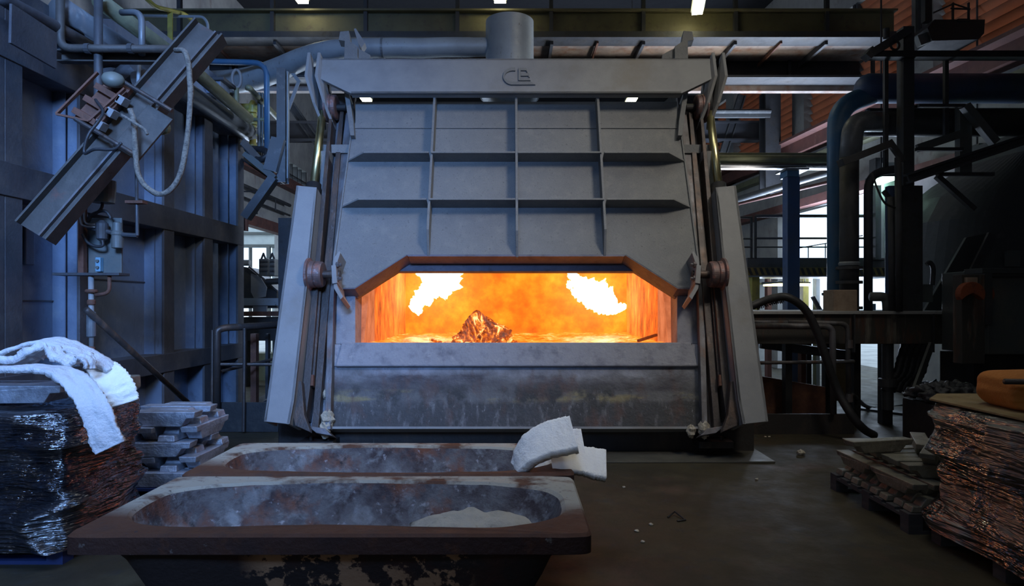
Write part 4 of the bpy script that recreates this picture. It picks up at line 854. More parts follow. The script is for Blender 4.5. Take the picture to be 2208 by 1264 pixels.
bx(MB(), 1619, 468, 1623, 558, Yw, .04).build('post', m_black, wk)
MB().tube([P(1724, 535, Yw+.8), P(1800, 522, Yw+.8), P(1860, 508, Yw+.8)], .012, 6).build('rail', m_pipe, wk); 
for x, y in ((1743, 532), (1780, 525)): MB().tube([P(x, y, Yw+.8), P(x, 556, Yw+.8)], .012, 6).build('post', m_pipe, wk)
bx(MB(), 1622, 597, 1638, 675, Yw+.1, .25).build('leg', m_yellow, wk); bx(MB(), 1622, 675, 1636, 860, Yw+.12, .2).build('leg', m_dark, wk)
MB().beam(P(1640, 612, Yw+.3), P(1720, 606, Yw+.6), .05, .03).build('brace', m_duct, wk)
# blue column
bc = T('blue_column', P(1712, 870, 10.4), 'slim blue steel column rising beside the bright opening', 'column')
bx(MB(), 1698, 380, 1725, 868, 10.4, .2).build('shaft', m_bluedark, bc, bev=.006); bx(MB(), 1697, 364, 1724, 380, 10.36, .28).build('head', m_blue, bc, bev=.006)
bx(MB(), 1694, 362, 1745, 366, 10.3, .4).build('cap_plate', m_pipe, bc)
# olive header pipes
op = T('header_pipes', P(1665, 350, 10.5), 'level olive pipe with a dark pipe below, crossing above the blue column', 'pipe')
MB().tube([P(1500, 346, 10.5), P(1815, 347, 10.5)], .095, 20).build('pipe', m_olive, op, smooth=True)
MB().tube([P(1500, 357, 10.4), P(1815, 358, 10.4)], .04, 12).build('lower_pipe', m_dark, op, smooth=True); MB().tube([P(1500, 332, 10.5), P(1800, 332, 10.5)], .02, 8).build('rail', m_olive, op)
MB().tube([P(1768, 332, 10.5), P(1768, 345, 10.5)], .012, 8).build('stub', m_olive, op)
MB().beam(P(1540, 361, 10.5), P(1815, 362, 10.5), .3, .02).build('tray', m_pipe, op)
# long roof-level pipes on the wall behind (towards the opening)
tag(MB().tube([P(1585, 432, 14.5), P(1785, 372, 12.6)], .07, 10).build('wall_pipe', m_pipe, smooth=True), 'grey pipe sloping along the pale wall above the railing', 'pipe')
tag(MB().tube([P(1590, 440, 14.3), P(1790, 392, 12.4)], .035, 8).build('wall_pipe', m_redbeam, smooth=True), 'thin reddish pipe below the grey wall pipe', 'pipe')
# big vertical pipes with elbows
o = pipe_thing('blue_elbow_pipe', [P(1806, 668, 9), P(1806, 230, 9), P(1900, 196, 9.0)], .135, m_blue, 'large blue pipe bending from upright into the thick level tank pipe', rad=.5, n=24)
fl_ = T('dark_riser_pipe', P(1831, 672, 8.7), 'large dark upright pipe with flanges, right beside the blue elbow pipe', 'pipe')
MB().tube([P(1831, 672, 8.7), P(1831, 340, 8.7)], .12, 24).build('pipe', m_dark, fl_, smooth=True)
MB().tube(bend([P(1833, 342, 8.7), P(1840, 262, 8.7), P(1905, 262, 8.7)], .28, 10), .135, 24).build('elbow', m_pipe, fl_, smooth=True)
for y in (578, 609, 664): MB().lathe(P(1831, y, 8.7), (0, 0, 1), [(-.02, .165), (.02, .165)], 24).build('flange', m_dark, fl_)
MB().lathe(P(1831, 568, 8.7), (0, 0, 1), [(-.03, .13), (.0, .135), (.02, .12)], 24).build('weld_ring', m_duct, fl_)
hb = T('tank_pipe', P(2030, 222, 9.0), 'very thick dark blue level pipe with rounded end, high on the right', 'pipe')
c0 = P(1845, 191, 9.0); r_ = .20; MB().lathe(c0, (1, 0, 0), [(0, .05), (.03, .12), (.08, .17), (.15, r_), (.22, r_), (2.32, r_)], 32).build('pipe', m_bluedark, hb, smooth=True)
tag(MB().lathe(P(1870, 264, 8.9), (1, 0, 0), [(0, .12), (0, .19), (2.25, .19)], 32).build('lower_tank_pipe', m_black, smooth=True), 'thick blackened level pipe just below the dark blue one', 'pipe')
o = pipe_thing('curved_riser', [P(1872, 672, 8.6), P(1872, 372, 8.6), P(1960, 362, 8.6)], .055, m_dark, 'slimmer dark pipe curving over to the tower, right of the two big risers', rad=.25)
# dark steel tower
tw = T('steel_tower', P(1950, 672, 8.3), 'dark steel tower with brackets, pipes and beams standing on the platform', 'tower')
bx(MB(), 1948, 56, 1972, 400, 8.3, .15).build('mast', m_dark, tw, bev=.004); bx(MB(), 1944, 400, 1990, 672, 8.3, .22).build('mast_base', m_dark, tw, bev=.004)
for x0, x1, y0 in ((1908, 1916, 120), (2038, 2046, 115)): bx(MB(), x0, y0, x1, 360 if x0 < 2000 else 300, 8.4, .05).build('hanger', m_dark, tw)
MB().beam(P(1868, 122, 8.25), P(1958, 66, 8.25), .10, .10).build('jib_arm', m_dark, tw, bev=.004); MB().beam(P(1868, 120, 8.3), P(2230, 120, 8.3), .14, .08).build('level_beam', m_black, tw)
MB().beam(P(1868, 112, 8.2), P(1880, 122, 8.2), .14, .13).build('jib_end', m_dark, tw)
MB().tube([P(1911, 82, 8.3), P(1911, 62, 8.3)], .04, 12).build('pin', m_dark, tw)
rr = [P(1930, 98, 8.2)+Vector((.055*math.cos(a*.524), 0, .055*math.sin(a*.524))) for a in range(13)]; MB().tube(rr, .014, 8).build('hose_ring', m_rubber, tw)
MB().beam(P(1812, 352, 8.25), P(1915, 312, 8.25), .16, .09).build('bracket_arm', m_dark, tw, bev=.004); MB().beam(P(1916, 304, 8.2), P(1948, 348, 8.2), .05, .07).build('bracket_arm', m_dark, tw)
MB().beam(P(1958, 385, 8.1), P(2235, 292, 8.1), .14, .13, 'I', t=.03).build('sloping_beam', m_dark, tw); MB().beam(P(1975, 322, 8.25), P(2075, 322, 8.25), .05, .04).build('tie_bar', m_dark, tw)
MB().beam(P(2020, 376, 8.2), P(2142, 376, 8.2), .05, .045).build('tie_bar', m_dark, tw); MB().beam(P(2020, 380, 8.15), P(2100, 452, 8.15), .07, .06).build('strut', m_dark, tw)
MB().beam(P(2080, 228, 8.2), P(2145, 308, 8.2), .10, .10).build('strut', m_mach, tw, bev=.004); MB().beam(P(1980, 228, 8.2), P(2080, 228, 8.2), .04, .04).build('tie_bar', m_dark, tw)
bx(MB(), 2070, 226, 2096, 372, 8.3, .1).build('hanger', m_mach, tw)
MB().beam(P(1978, 320, 8.3), P(2075, 288, 8.3), .05, .10).build('rib_arm', m_mach, tw)
for x, w_ in ((1925, 16), (1940, 8)): bx(MB(), x-w_/2, 400, x+w_/2, 672, 8.35, .1).build('riser', m_bluedark if w_ > 10 else m_dark, tw, bev=.01)
MB().tube([P(1922, 425, 8.2), P(1926, 672, 8.2)], .05, 12).build('riser', m_dark, tw, smooth=True); MB().tube([P(1936, 340, 8.1), P(1939, 672, 8.1)], .04, 12).build('riser', m_dark, tw, smooth=True)
MB().beam(P(1905, 412, 8.3), P(1932, 445, 8.3), .04, .05).build('strut', m_dark, tw)
tag(MB().tube(spline([P(1880, 372, 8.15), P(1893, 410, 8.1), P(1908, 438, 8.1), P(1930, 448, 8.1)], 6), .013, 6).build('drooping_cable', m_rubber, smooth=True), 'thin black cable drooping beside the greenish lamp near the tower', 'cable')
# pale structure with notice behind the tower
tag(bx(MB(), 1888, 340, 1915, 560, 10.9, .2).build('dark_screen', m_dark), 'tall dark panel standing between the bright opening and the tower', 'panel')
nb = T('notice_wall', P(1925, 555, 10.7), 'pale wall strip with a yellow notice behind the tower', 'wall panel')
bx(MB(), 1906, 350, 1960, 556, 10.7, .08).build('sheet', m_white, nb); bx(MB(), 1918, 482, 1932, 512, 10.66, .02).build('notice', m_label, nb)
# crane cab / walkway, top right
cab = T('crane_cab', P(2090, 85, 9.4), 'black crane platform with a thin railing, near the top right corner', 'platform')
mb = MB().prism([P(2015, 42, 9.4), P(2124, 42, 9.4), P(2122, 72, 9.4), P(2110, 85, 9.4), P(2010, 88, 9.4), P(2000, 60, 9.4)], (0, .7, 0)); mb.build('body', m_black, cab)
for x in (2056, 2090): bx(MB(), x-1.5, 5, x+1.5, 44, 9.4, .03).build('post', m_black, cab)
MB().tube([P(2012, 28, 9.4), P(2056, 8, 9.4), P(2092, 20, 9.4)], .012, 6).build('rail', m_black, cab); MB().tube([P(2050, 18, 9.4), P(2092, 20, 9.4)], .012, 6).build('rail', m_black, cab)
MB().beam(P(1978, 90, 9.5), P(2010, 78, 9.5), .1, .15).build('bracket', m_mach, cab); bx(MB(), 2066, 40, 2092, 46, 9.38, .05).build('box', m_black, cab)
bx(MB(), 1995, -30, 2010, 45, 9.5, .1).build('hanger', m_black, cab)
# big dark cone-shaped hopper/sheet enclosure behind
hp = T('sheet_hopper', P(2150, 670, 9.3), 'large dark funnel-shaped sheet steel enclosure filling the right background', 'hopper')
rings = []
for py, x0 in ((672, 1962), (560, 1972), (480, 1985), (425, 2015), (390, 2060), (345, 2130), (304, 2190)):
    a = P(x0, py, 9.4); xr = 7.02; xl = min(a.x, xr-.15); R = []
    for t in range(17): s_ = t/16; R.append(Vector((xl+(xr-xl)*s_, 9.75-1.0*math.sqrt(max(0, 1-(1-min(1, s_*1.3))**2)), a.z)))
    R += [Vector((xr, 9.95, a.z)), Vector((xl, 9.95, a.z))]; rings.append(R)
MB().loft(rings).build('cone', m_cone, hp, smooth=False)
mb = MB().prism([P(1992, 672, 8.7), P(2084, 512, 8.7), P(2140, 500, 8.7), P(2095, 600, 8.7), P(2070, 672, 8.7)], (0, .05, 0)); mb.build('chute_plate', m_cone, hp, bev=.004)
MB().beam(P(2092, 598, 8.6), P(2138, 505, 8.6), .04, .10).build('edge_bar', m_dark, hp)
bx(MB(), 2172, 540, 2200, 575, 8.5, .05).build('small_box', m_mach, hp, bev=.004)
MB().tube(spline([P(1998, 570, 8.5), P(2005, 566, 8.5), P(2012, 580, 8.5), P(2010, 615, 8.5)], 6), .03, 8).build('pipe_bend', m_dark, hp)
bx(MB(), 1972, 613, 2012, 652, 8.5, .1).build('terminal_box', m_mach, hp, bev=.005)
# right-hand machine: frame post with rusty clamp, big panel
rm = T('side_machine', P(2150, 800, 7.3), 'dark grey machine cabinet with a scuffed pale post at the right edge', 'machine')
bx(MB(), 2130, 582, 2300, 765, 7.35, .8).build('cabinet', m_mach, rm, bev=.01); bx(MB(), 2118, 578, 2300, 590, 7.3, .3).build('lid', m_cone, rm, bev=.005)
bx(MB(), 2142, 594, 2300, 598, 7.3, .06).build('slot', m_black, rm)
bx(MB(), 2074, 592, 2124, 785, 7.25, .15).build('post', m_board if False else m_rustplat, rm, bev=.006)
bx(MB(), 2086, 598, 2108, 618, 7.2, .06).build('label_plate', m_tan, rm); bx(MB(), 2124, 590, 2140, 700, 7.25, .2).build('channel', m_dark, rm)
bx(MB(), 2100, 765, 2300, 900, 7.5, .6).build('lower_cabinet', m_black, rm)
c = P(2098, 634, 7.15); cl = MB(); 
for dx, rr_ in ((0, .14), (.2, .13)):
    cl.prism([Vector((c.x+dx+rr_*math.cos(a), c.y+(.0 if dx == 0 else .12), c.z+rr_*math.sin(a)*.95)) for a in [math.radians(t) for t in range(-30, 211, 15)]]+[Vector((c.x+dx-rr_*.45, c.y+(.0 if dx == 0 else .12), c.z-.02)), Vector((c.x+dx, c.y+(.0 if dx == 0 else .12), c.z+.01)), Vector((c.x+dx+rr_*.45, c.y+(.0 if dx == 0 else .12), c.z-.02))], (0, .09, 0))
(cl.build('rust_clamp', M('orange_rust_iron', (.30, .075, .03), .7, .1, [((.12, .05, .035), 8, .5, .7)], .3, 30), rm, bev=.005))['label'] = 'orange-rusty half-round clamp'
# platform on legs with rust streaks
pf = T('service_platform', P(1850, 870, 8.3), 'long platform on legs with rust-streaked dark edge beam and dusty top', 'platform')
bx(MB(), 1590, 676, 2075, 742, 8.2, .12).build('edge_beam', m_rustplat, pf, bev=.006); bx(MB(), 1590, 671, 2075, 678, 8.15, 1.8).build('top_plate', m_conc, pf, bev=.006)
for x in (2014, 1843): bx(MB(), x-1.5, 677, x+1.5, 760, 8.14, .05).build('stiffener', m_dark, pf)
for x0, x1, y1, yy, mt in ((1694, 1708, 868, 8.5, m_black), (1728, 1738, 835, 9.3, m_rust), (1740, 1750, 832, 9.4, m_dark), (1780, 1790, 840, 9.2, m_black), (1842, 1856, 858, 8.6, m_black), (1903, 1925, 872, 8.6, m_dark)):
    bx(MB(), x0, 700, x1, 655+2240/yy, yy, .12).build('leg', mt, pf)
MB().beam(P(1640, 742, 9.0), P(1845, 768, 8.8), .12, .12).build('cross_beam', m_dark, pf)
MB().lathe(P(1914, 800, 8.4), (0, 0, 1), [(-.5, .07), (-.2, .07), (-.2, .11), (-.1, .11), (-.1, .07), (.4, .07)], 16).build('standpipe', m_dark, pf)
tag(bx(MB(), 1798, 625, 1849, 672, 8.3, .3).build('tan_block', m_tan, bev=.01), 'square tan block standing on the platform beneath the dark riser pipe', 'block')
tag(MB().tube(bend([P(1878, 640, 8.3), P(1912, 640, 8.3), P(1914, 671, 8.3)], .15), .06, 14).build('bent_pipe', m_mach, smooth=True), 'short grey-green bent pipe end on the platform', 'pipe')
tag(bx(MB(), 1879, 655, 1889, 669, 8.9, .1).build('small_box', m_cyan, bev=.004), 'tiny pale blue box on the platform behind the bent pipe', 'box')
mb = MB().lathe(P(1793, 640, 8.6), (0, 0, 1), [(-.18, .12), (-.12, .05), (.0, .05), (.02, .12), (.05, .12), (.06, .04)], 16); tag(mb.build('valve_stand', m_dark), 'small flanged valve standing on the platform left of the tan block', 'valve')
# tube lamp under the walkway
tl = T('tube_lamp', P(1700, 618, 12.0), 'long yellow-white tube lamp under the walkway', 'lamp')
bx(MB(), 1646, 608, 1748, 611, 12.0, .08).build('housing', m_mach, tl); bx(MB(), 1648, 611, 1746, 617, 12.0, .05).build('tube', m_lampy, tl)
for x in (1660, 1735): MB().tube([P(x, 608, 12), P(x, 594, 11.85)], .01, 6).build('hanger', m_dark, tl)
# posts in the bright gap below the walkway
for i, (x0, x1, lab) in enumerate(((1655, 1664, 'reddish thin upright in the gap under the walkway'), (1732, 1744, 'yellowish upright right of the blue column, under the walkway'), (1760, 1768, 'dark upright next to the pipes, under the walkway'))):
    tag(bx(MB(), x0, 598, x1, 655+2240/12.6, 12.6, .15).build('upright_post', (m_redbeam, m_yellow, m_mach)[i]), lab, 'post')
tag(MB().beam(P(1752, 640, 12.0), P(1775, 680, 12.0), .08, .05).build('slanting_bar', m_dark), 'short dark slanting bar in the gap left of the big risers', 'bar')
# pipe railing with kerb, right of the furnace
rr_ = T('pipe_railing', P(1740, 940, 7.9), 'bent pipe railing standing on a dark kerb right of the furnace', 'railing')
MB().tube(bend([P(1590, 703, 7.9), P(1795, 704, 7.9), P(1797, 893, 7.9)], .1), .038, 12).build('top_rail', m_guide, rr_, smooth=True)
MB().tube(bend([P(1700, 695, 8.0), P(1828, 698, 8.0), P(1830, 895, 8.0)], .1), .03, 12).build('rear_rail', m_guide, rr_, smooth=True)
MB().tube([P(1600, 696, 8.0), P(1698, 696, 8.0)], .028, 10).build('rear_rail', m_guide, rr_, smooth=True); MB().tube([P(1600, 783, 7.95), P(1842, 780, 7.95)], .022, 10).build('middle_rail', m_guide, rr_, smooth=True)
for y in (742, 858): MB().lathe(P(1831, y, 8), (0, 0, 1), [(-.05, .045), (.05, .045)], 10).build('coupling', m_guide, rr_)
a = FL(1628, 941); bx(MB(), 1625, 893, 1842, 938, 7.95, .04).build('kerb_plate', m_base, rr_, bev=.004)
tag(bx(MB(), 1796, 740, 1840, 865, 9.15, .25).build('storage_crate', m_board, bev=.01), 'ochre-brown crate standing behind the right pipe railing', 'crate')
mb = MB().prism([P(1600, 812, 8.76), P(1645, 812, 8.76), P(1780, 835, 8.76), P(1780, 905, 8.76), P(1600, 905, 8.76)], (0, .05, 0)); tag(mb.build('rusty_side_plate', m_rust), 'low rusty side plate behind the right railing', 'plate')
# hose
pts = spline([P(1612, 664, 7.7), P(1640, 652, 7.7), P(1672, 642, 7.65), P(1700, 642, 7.6), P(1735, 666, 7.6), P(1760, 712, 7.6), P(1783, 778, 7.6), P(1806, 842, 7.6), P(1836, 895, 7.5), P(1862, 925, 7.5), P(1884, 938, 7.75)], 10)
tag(MB().tube(pts, .048, 14).build('rubber_hose', m_rubber, smooth=True), 'thick black hose arching down to the floor right of the furnace', 'hose')
rr = []
cp = pts[8:28]
for i in range(0, 60): 
    p = cp[min(int(i/3.2), len(cp)-1)]; rr.append(p+Vector((0, .02*math.sin(i*1.9), -.05-.03*math.cos(i*1.9))))
tag(MB().tube(rr, .006, 5).build('spiral_wire', m_rubber, smooth=True), 'thin spiral wire hanging from the top of the black hose', 'wire')
# coiled ribbed hoses below the platform, bag heap, ground cable
rb = T('ribbed_hose_bundle', P(1960, 850, 8.4), 'bundle of dark ribbed hoses hanging below the platform', 'hose')
for i in range(5):
    x = 1938+i*13; MB().tube(spline([P(x+14, 740, 8.5), P(x+4, 775, 8.4), P(x-4, 805, 8.4), P(x-22, 825, 8.4), P(x-30, 845, 8.4)], 6), .05, 10, rf=lambda t: .05+.006*math.sin(t*60)).build('hose', m_rubber, rb, smooth=True)
def blob(name, c, rx, ry, rz, mat, label, cat, seed=0, amp=.35, n=28, freq=1.6):
    mb = MB(); R = []
    for i in range(n//2+1):
        a = math.pi*i/(n//2); R.append([Vector((c[0], c[1], c[2]))+Vector((rx*math.sin(a)*math.cos(2*math.pi*k/n), ry*math.sin(a)*math.sin(2*math.pi*k/n), rz*math.cos(a)))*(1+amp*noise.fractal(Vector((math.sin(a)*math.cos(2*math.pi*k/n)*freq+seed, math.sin(a)*math.sin(2*math.pi*k/n)*freq, math.cos(a)*freq)), .8, 2, 4)) for k in range(n)])
    return tag(mb.loft(R).build(name, mat, smooth=True), label, cat)
c = P(2040, 825, 7.0); 
tag(MB().box(c.x-.3, c.x+.45, 6.75, 7.3, 0, .55).build('dark_bin', m_black, bev=.02), 'black bin full of dusty lumps behind the wrapped pallet', 'bin')
k_ = 0
for i in range(3):
    for j in range(6):
        k_ += 1; x = c.x-.26+j*.125+random.uniform(-.02, .02); blob('dross_lump', (x, 6.85+i*.14, .60+.07*math.sin(j*.6+.3)+.04*(i == 1)), .085, .09, .06, m_dark, 'dusty dark lump in the black bin, '+('front', 'middle', 'back')[i]+' row, '+('first', 'second', 'third', 'fourth', 'fifth', 'sixth')[j]+' from the left', 'lump', k_*3.1, .5)['group'] = 'dusty lumps in the bin'
tag(MB().tube(spline([P(1838, 852, 8.2), FL(1880, 880), FL(1960, 872), FL(2010, 845)], 8), .03, 8).build('floor_cable', m_rubber, smooth=True), 'dark cable curving across the floor below the platform', 'cable')
tag(MB().prism([FL(1850, 884), FL(2200, 928), FL(2200, 920), FL(1852, 880)], (0, 0, .03)).build('floor_rail', m_black), 'dark low floor strip running right behind the pallets', 'strip')
tag(MB().beam(P(1953, 895, 7.6), P(2008, 745, 8.1), .03, .12).build('leaning_plate', m_mach), 'thin plate leaning against the platform edge near the bin', 'plate')
c = FL(1930, 870); blob('black_sack', (c.x-.2, 9.2, .22), .28, .25, .26, m_rubber, 'dark sack on the floor in shade under the platform', 'sack', 8)
# ================================================================== foreground
def ingot_mesh(name, L_, w, h, mat, seed):
    random.seed(seed); bl = L_*.36; t = h*.42
    prof = [(-L_/2, h), (L_/2, h), (L_/2-.012, h-t), (bl+.01, h-t*1.05), (bl-.035, 0), (-bl+.035, 0), (-bl-.01, h-t*1.05), (-L_/2+.012, h-t)]
    mb = MB(); j = lambda: random.uniform(-.002, .002)
    a = []; b = []
    for x, z in prof:
        ww = w/2*(.80+.20*z/h); a.append(mb.bm.verts.new((x+j(), -ww+j(), z+j()))); b.append(mb.bm.verts.new((x+j(), ww+j(), z+j())))
    n = len(prof); mb.face(a); mb.face(list(reversed(b)))
    for i in range(n): mb.face([a[(i+1) % n], a[i], b[i], b[(i+1) % n]])
    o = mb.build(name, mat, bev=.006); me = o.data; mod = o.modifiers; bpy.data.objects.remove(o); ORG.pop(name, None); return me
def place_ingot(me, x, y, z, rz, label, group, flip=False):
    o = bpy.data.objects.new('metal_ingot', me); COL.objects.link(o); o.location = (x, y, z); o.rotation_euler = (math.pi if flip else 0, 0, rz)
    m = o.modifiers.new('edge', 'BEVEL'); m.width = .006; m.segments = 2; m.limit_method = 'ANGLE'
    tag(o, label, 'ingot', group); return o
ORD = ['first', 'second', 'third', 'fourth', 'fifth', 'sixth', 'seventh', 'eighth', 'ninth', 'tenth', 'eleventh']
def stack(meshes, x0, x1, y0, y1, z0, layers, L_, w, h, name, group, first='x', skip=(), jit=.012, rot=0, piv=None, topname='layer'):
    # alternate layers: long axis along x, then along y.  x0 / y0 are the faces towards the viewer's left / front
    for l in range(layers):
        along = 'x' if (l % 2 == 0) == (first == 'x') else 'y'; z = z0+l*(h+.001)
        lw = ORD[layers-1-l]+' layer from top'
        if along == 'x':
            n = int((y1-y0)/w); pitch = (y1-y0)/n; cols = max(1, int(round((x1-x0)/L_)))
            for c in range(cols):
                for i in range(n):
                    if (l, c, i) in skip: continue
                    x = x0+L_/2+c*L_*1.01+random.uniform(-jit, jit); y = y0+pitch*(i+.5)
                    yield l, along, c, i, n, x, y, z, 0.0+random.uniform(-.015, .015), lw
        else:
            n = int((x1-x0)/w); pitch = (x1-x0)/n; rows = max(1, int(round((y1-y0)/L_)))
            for r in range(rows):
                for i in range(n):
                    if (l, r, i) in skip: continue
                    y = y0+L_/2+r*L_*1.01+random.uniform(-jit, jit); x = x0+pitch*(i+.5)
                    yield l, along, r, i, n, x, y, z, math.pi/2+random.uniform(-.015, .015), lw
def pallet(name, x0, x1, y0, y1, mat, label, rz=0):
    r = T(name, ((x0+x1)/2, (y0+y1)/2, 0), label, 'pallet'); c = ((x0+x1)/2, (y0+y1)/2, 0)
    w = (y1-y0)
    for i in range(3): yy = y0+(w-.1)*i/2; MB().box(x0, x1, yy, yy+.1, 0, .022, rz, c).build('bottom_board', mat, r)
    for i in range(3):
        for j in range(3): xx = x0+(x1-x0-.1)*j/2; yy = y0+(w-.1)*i/2; MB().box(xx, xx+.1, yy, yy+.1, .022, .10, rz, c).build('block', mat, r)
    for j in range(3): xx = x0+(x1-x0-.1)*j/2; MB().box(xx, xx+.1, y0, y1, .10, .12, rz, c).build('stringer', mat, r)
    for i in range(7): yy = y0+(w-.11)*i/6; MB().box(x0, x1, yy, yy+.11, .12, .14, rz, c).build('top_board', mat, r)
    return r
# --- bare stack behind the wrapped one, left
im = [ingot_mesh('ingot_cast', .59, .138, .118, m_ingot, s) for s in (1, 2, 3)]
pallet('wooden_pallet', -3.16, -2.55, 5.12, 5.75, m_bluepal, 'dark blue pallet under the bare silver ingot stack on the left')
for l, al, c, i, n, x, y, z, rz, lw in stack(im, -3.17, -2.53, 5.12, 5.74, .142, 5, .62, .155, .119, '', '', jit=.035):
    where = (ORD[i]+' of '+str(n)+' from the front') if al == 'x' else (ORD[i]+' of '+str(n)+' from the casing side')
    where = ORD[i]+(' from front' if al == 'x' else ' from casing side')
    place_ingot(im[(l+i) % 3], x, y, z+(.118 if (l+i) % 2 else 0), rz+random.uniform(-.015, .015), 'silver ingot in bare left stack, '+lw+', '+where, 'silver ingots of the bare left stack', (l+i) % 2 == 1)
# --- bare pallet of ingots, right
ir = [ingot_mesh('ingot_cast', .545, .108, .097, m_ingotr, s) for s in (4, 5, 6)]
pallet('wooden_pallet', 2.72, 3.75, 4.50, 5.62, m_wood, 'blackened wooden pallet carrying the low heap of bare ingots on the right')
rows_ = ['left row', 'right row']
for l, al, c, i, n, x, y, z, rz, lw in stack(ir, 2.74, 3.72, 4.50, 5.62, .142, 3, .56, .125, .098, '', '', skip={(2, 0, 0), (2, 1, 0)}, jit=.02):
    x += (.07 if l == 2 else 0); rz += random.uniform(-.05, .05) if l == 2 else 0
    where = ORD[i]+(' from front, ' if al == 'x' else ' from left, ')+((rows_[c]) if al == 'x' else ('front row', 'back row')[c])
    place_ingot(ir[(l+i) % 3], x, y, z+(.098 if (l == 0) else 0), rz, 'dull ingot, low right pallet, '+lw+', '+where, 'dull ingots on the low right pallet', l == 0)
random.seed(11)
for i, (px, py, rz, ww) in enumerate(((1895, 957, .2, 'lying loose nearest the hose'), (1985, 955, 1.1, 'tilted near the film'), (2010, 975, .9, 'lying crosswise beside the film'))):
    q = PZ(px, py, .50); place_ingot(ir[i], q.x, min(q.y, 5.45), .437, rz, 'loose dull ingot on top of the low right pallet, '+ww, 'dull ingots on the low right pallet')
# --- wrapped stack, right
pallet('wooden_pallet', 2.80, 3.95, 3.15, 4.38, m_wood, 'blackened wooden pallet under the film-wrapped stack on the right')
for l, al, c, i, n, x, y, z, rz, lw in stack(ir, 2.88, 3.9, 3.22, 4.36, .142, 8, .56, .125, .098, '', '', jit=.007):
    if al == 'x' and c > 0: continue
    if al == 'y' and i > 3: continue
    where = ORD[i]+' from '+('front' if al == 'x' else 'left')+('' if al == 'x' else (', front row', ', back row')[c])
    place_ingot(ir[(l+i) % 3], x, y, z+(.098 if l % 2 == 0 else 0), rz, 'ingot under clear film, right pallet, '+lw+', '+where, 'ingots under the clear film', l % 2 == 0)
def wrap(name, x0, x1, y0, y1, z0, z1, mat, label, seed, out=.055, top=True, bulge=.05, rz=0):
    mb = MB(); n = 150; rows = 70; rings = []; cx, cy_ = (x0+x1)/2, (y0+y1)/2; a, b = (x1-x0)/2+out, (y1-y0)/2+out; m = Matrix.Rotation(rz, 3, 'Z')
    for j in range(rows+1):
        t = j/rows; z = z0+(z1-z0)*t; R = []
        for k in range(n):
            th = 2*math.pi*k/n; cc, ss = math.cos(th), math.sin(th); e = .17
            x = a*math.copysign(abs(cc)**e, cc); y = b*math.copysign(abs(ss)**e, ss)
            q = Vector((x*1.2, y*1.2, z*3.2+seed)); lay = abs(math.sin(z*math.pi/.098/2*1.0+1.3*noise.noise(Vector((x*1.5, y*1.5, seed)))))
            nn = noise.fractal(q, .9, 2.1, 5); fold = abs(noise.noise(Vector((x*2.2+z*2.0, y*2.2, z*6+seed))))
            rg_ = 1-abs(noise.noise(Vector((x*1.1+z*1.3, y*1.1+seed, z*2.6-x*.8)))*2.2); s = bulge*(nn*1.0+1.1*max(0, rg_)**3-.9*fold+.15*lay-.3)+ (.035*math.exp(-((z-z0)/.12)**2))*.6
            nrm = Vector((math.copysign(abs(cc)**1.2, cc), math.copysign(abs(ss)**1.2, ss), 0)).normalized()
            R.append(m @ (Vector((x, y, 0))+nrm*s)+Vector((cx, cy_, z)))
        rings.append(R)
    if top:
        for f in (.93, .6, .2): rings.append([Vector((cx+(p.x-cx)*f, cy_+(p.y-cy_)*f, z1+.012+.02*noise.noise(p*4*f))) for p in rings[rows]])
    mb.loft(rings, caps=False); return tag(mb.build(name, mat, smooth=True), label, 'film')
wrap('stretch_film', 2.85, 3.92, 3.2, 4.38, .10, .925, m_filmr, 'clear crinkled stretch film round the right ingot stack, glinting orange', 5.0, bulge=.06)
bd = MB().prism([(2.84, 3.2, .945), (2.80, 4.40, .945), (2.98, 4.60, .95), (4.0, 4.60, .95), (4.0, 3.2, .945)], (0, 0, .014)); tag(bd.build('cover_board', m_board, bev=.003), 'thin ochre cover board on top of the right wrapped stack', 'board')
random.seed(3)
# orange sack and rod
mb = MB(); R = []; cx, cy_, cz = 3.46, 3.98, .962
for j in range(17):
    t = j/16; z = cz+.235*t; f = (1-(abs(2*t-1))**4)*.12+.88; R.append([])
    for k in range(48):
        th = 2*math.pi*k/48; cc, ss = math.cos(th), math.sin(th); x = .53*f*math.copysign(abs(cc)**.35, cc); y = .24*f*math.copysign(abs(ss)**.35, ss)
        nn = noise.fractal(Vector((x*3, y*3, t*2)), .9, 2, 4); x += .03*nn; y += .03*nn; R[-1].append(Vector((cx+x-.10*y/.24*0, cy_+y, z+(.025*nn+.02*math.sin(x*5))*t)))
o = MB().loft(R).build('orange_sack', m_orange, smooth=True); tag(o, 'orange cloth sack lying on the cover board at the right edge', 'sack')
c0 = P(2166, 823, 3.66); tag(MB().tube([c0, c0+Vector((.6, .02, -.01))], .016, 10).build('short_rod', m_rail, smooth=True), 'thin dark rod sticking out in front of the orange sack', 'rod')
# strap of the second pallet
mb = MB().prism([(2.79, 4.42, .143), (2.79, 3.9, .143), (2.90, 3.9, .143), (2.90, 4.42, .143)], (0, 0, .012)); tag(mb.build('ochre_board', m_board), 'ochre board edge sticking out on the corner of the right wrapped pallet', 'board')
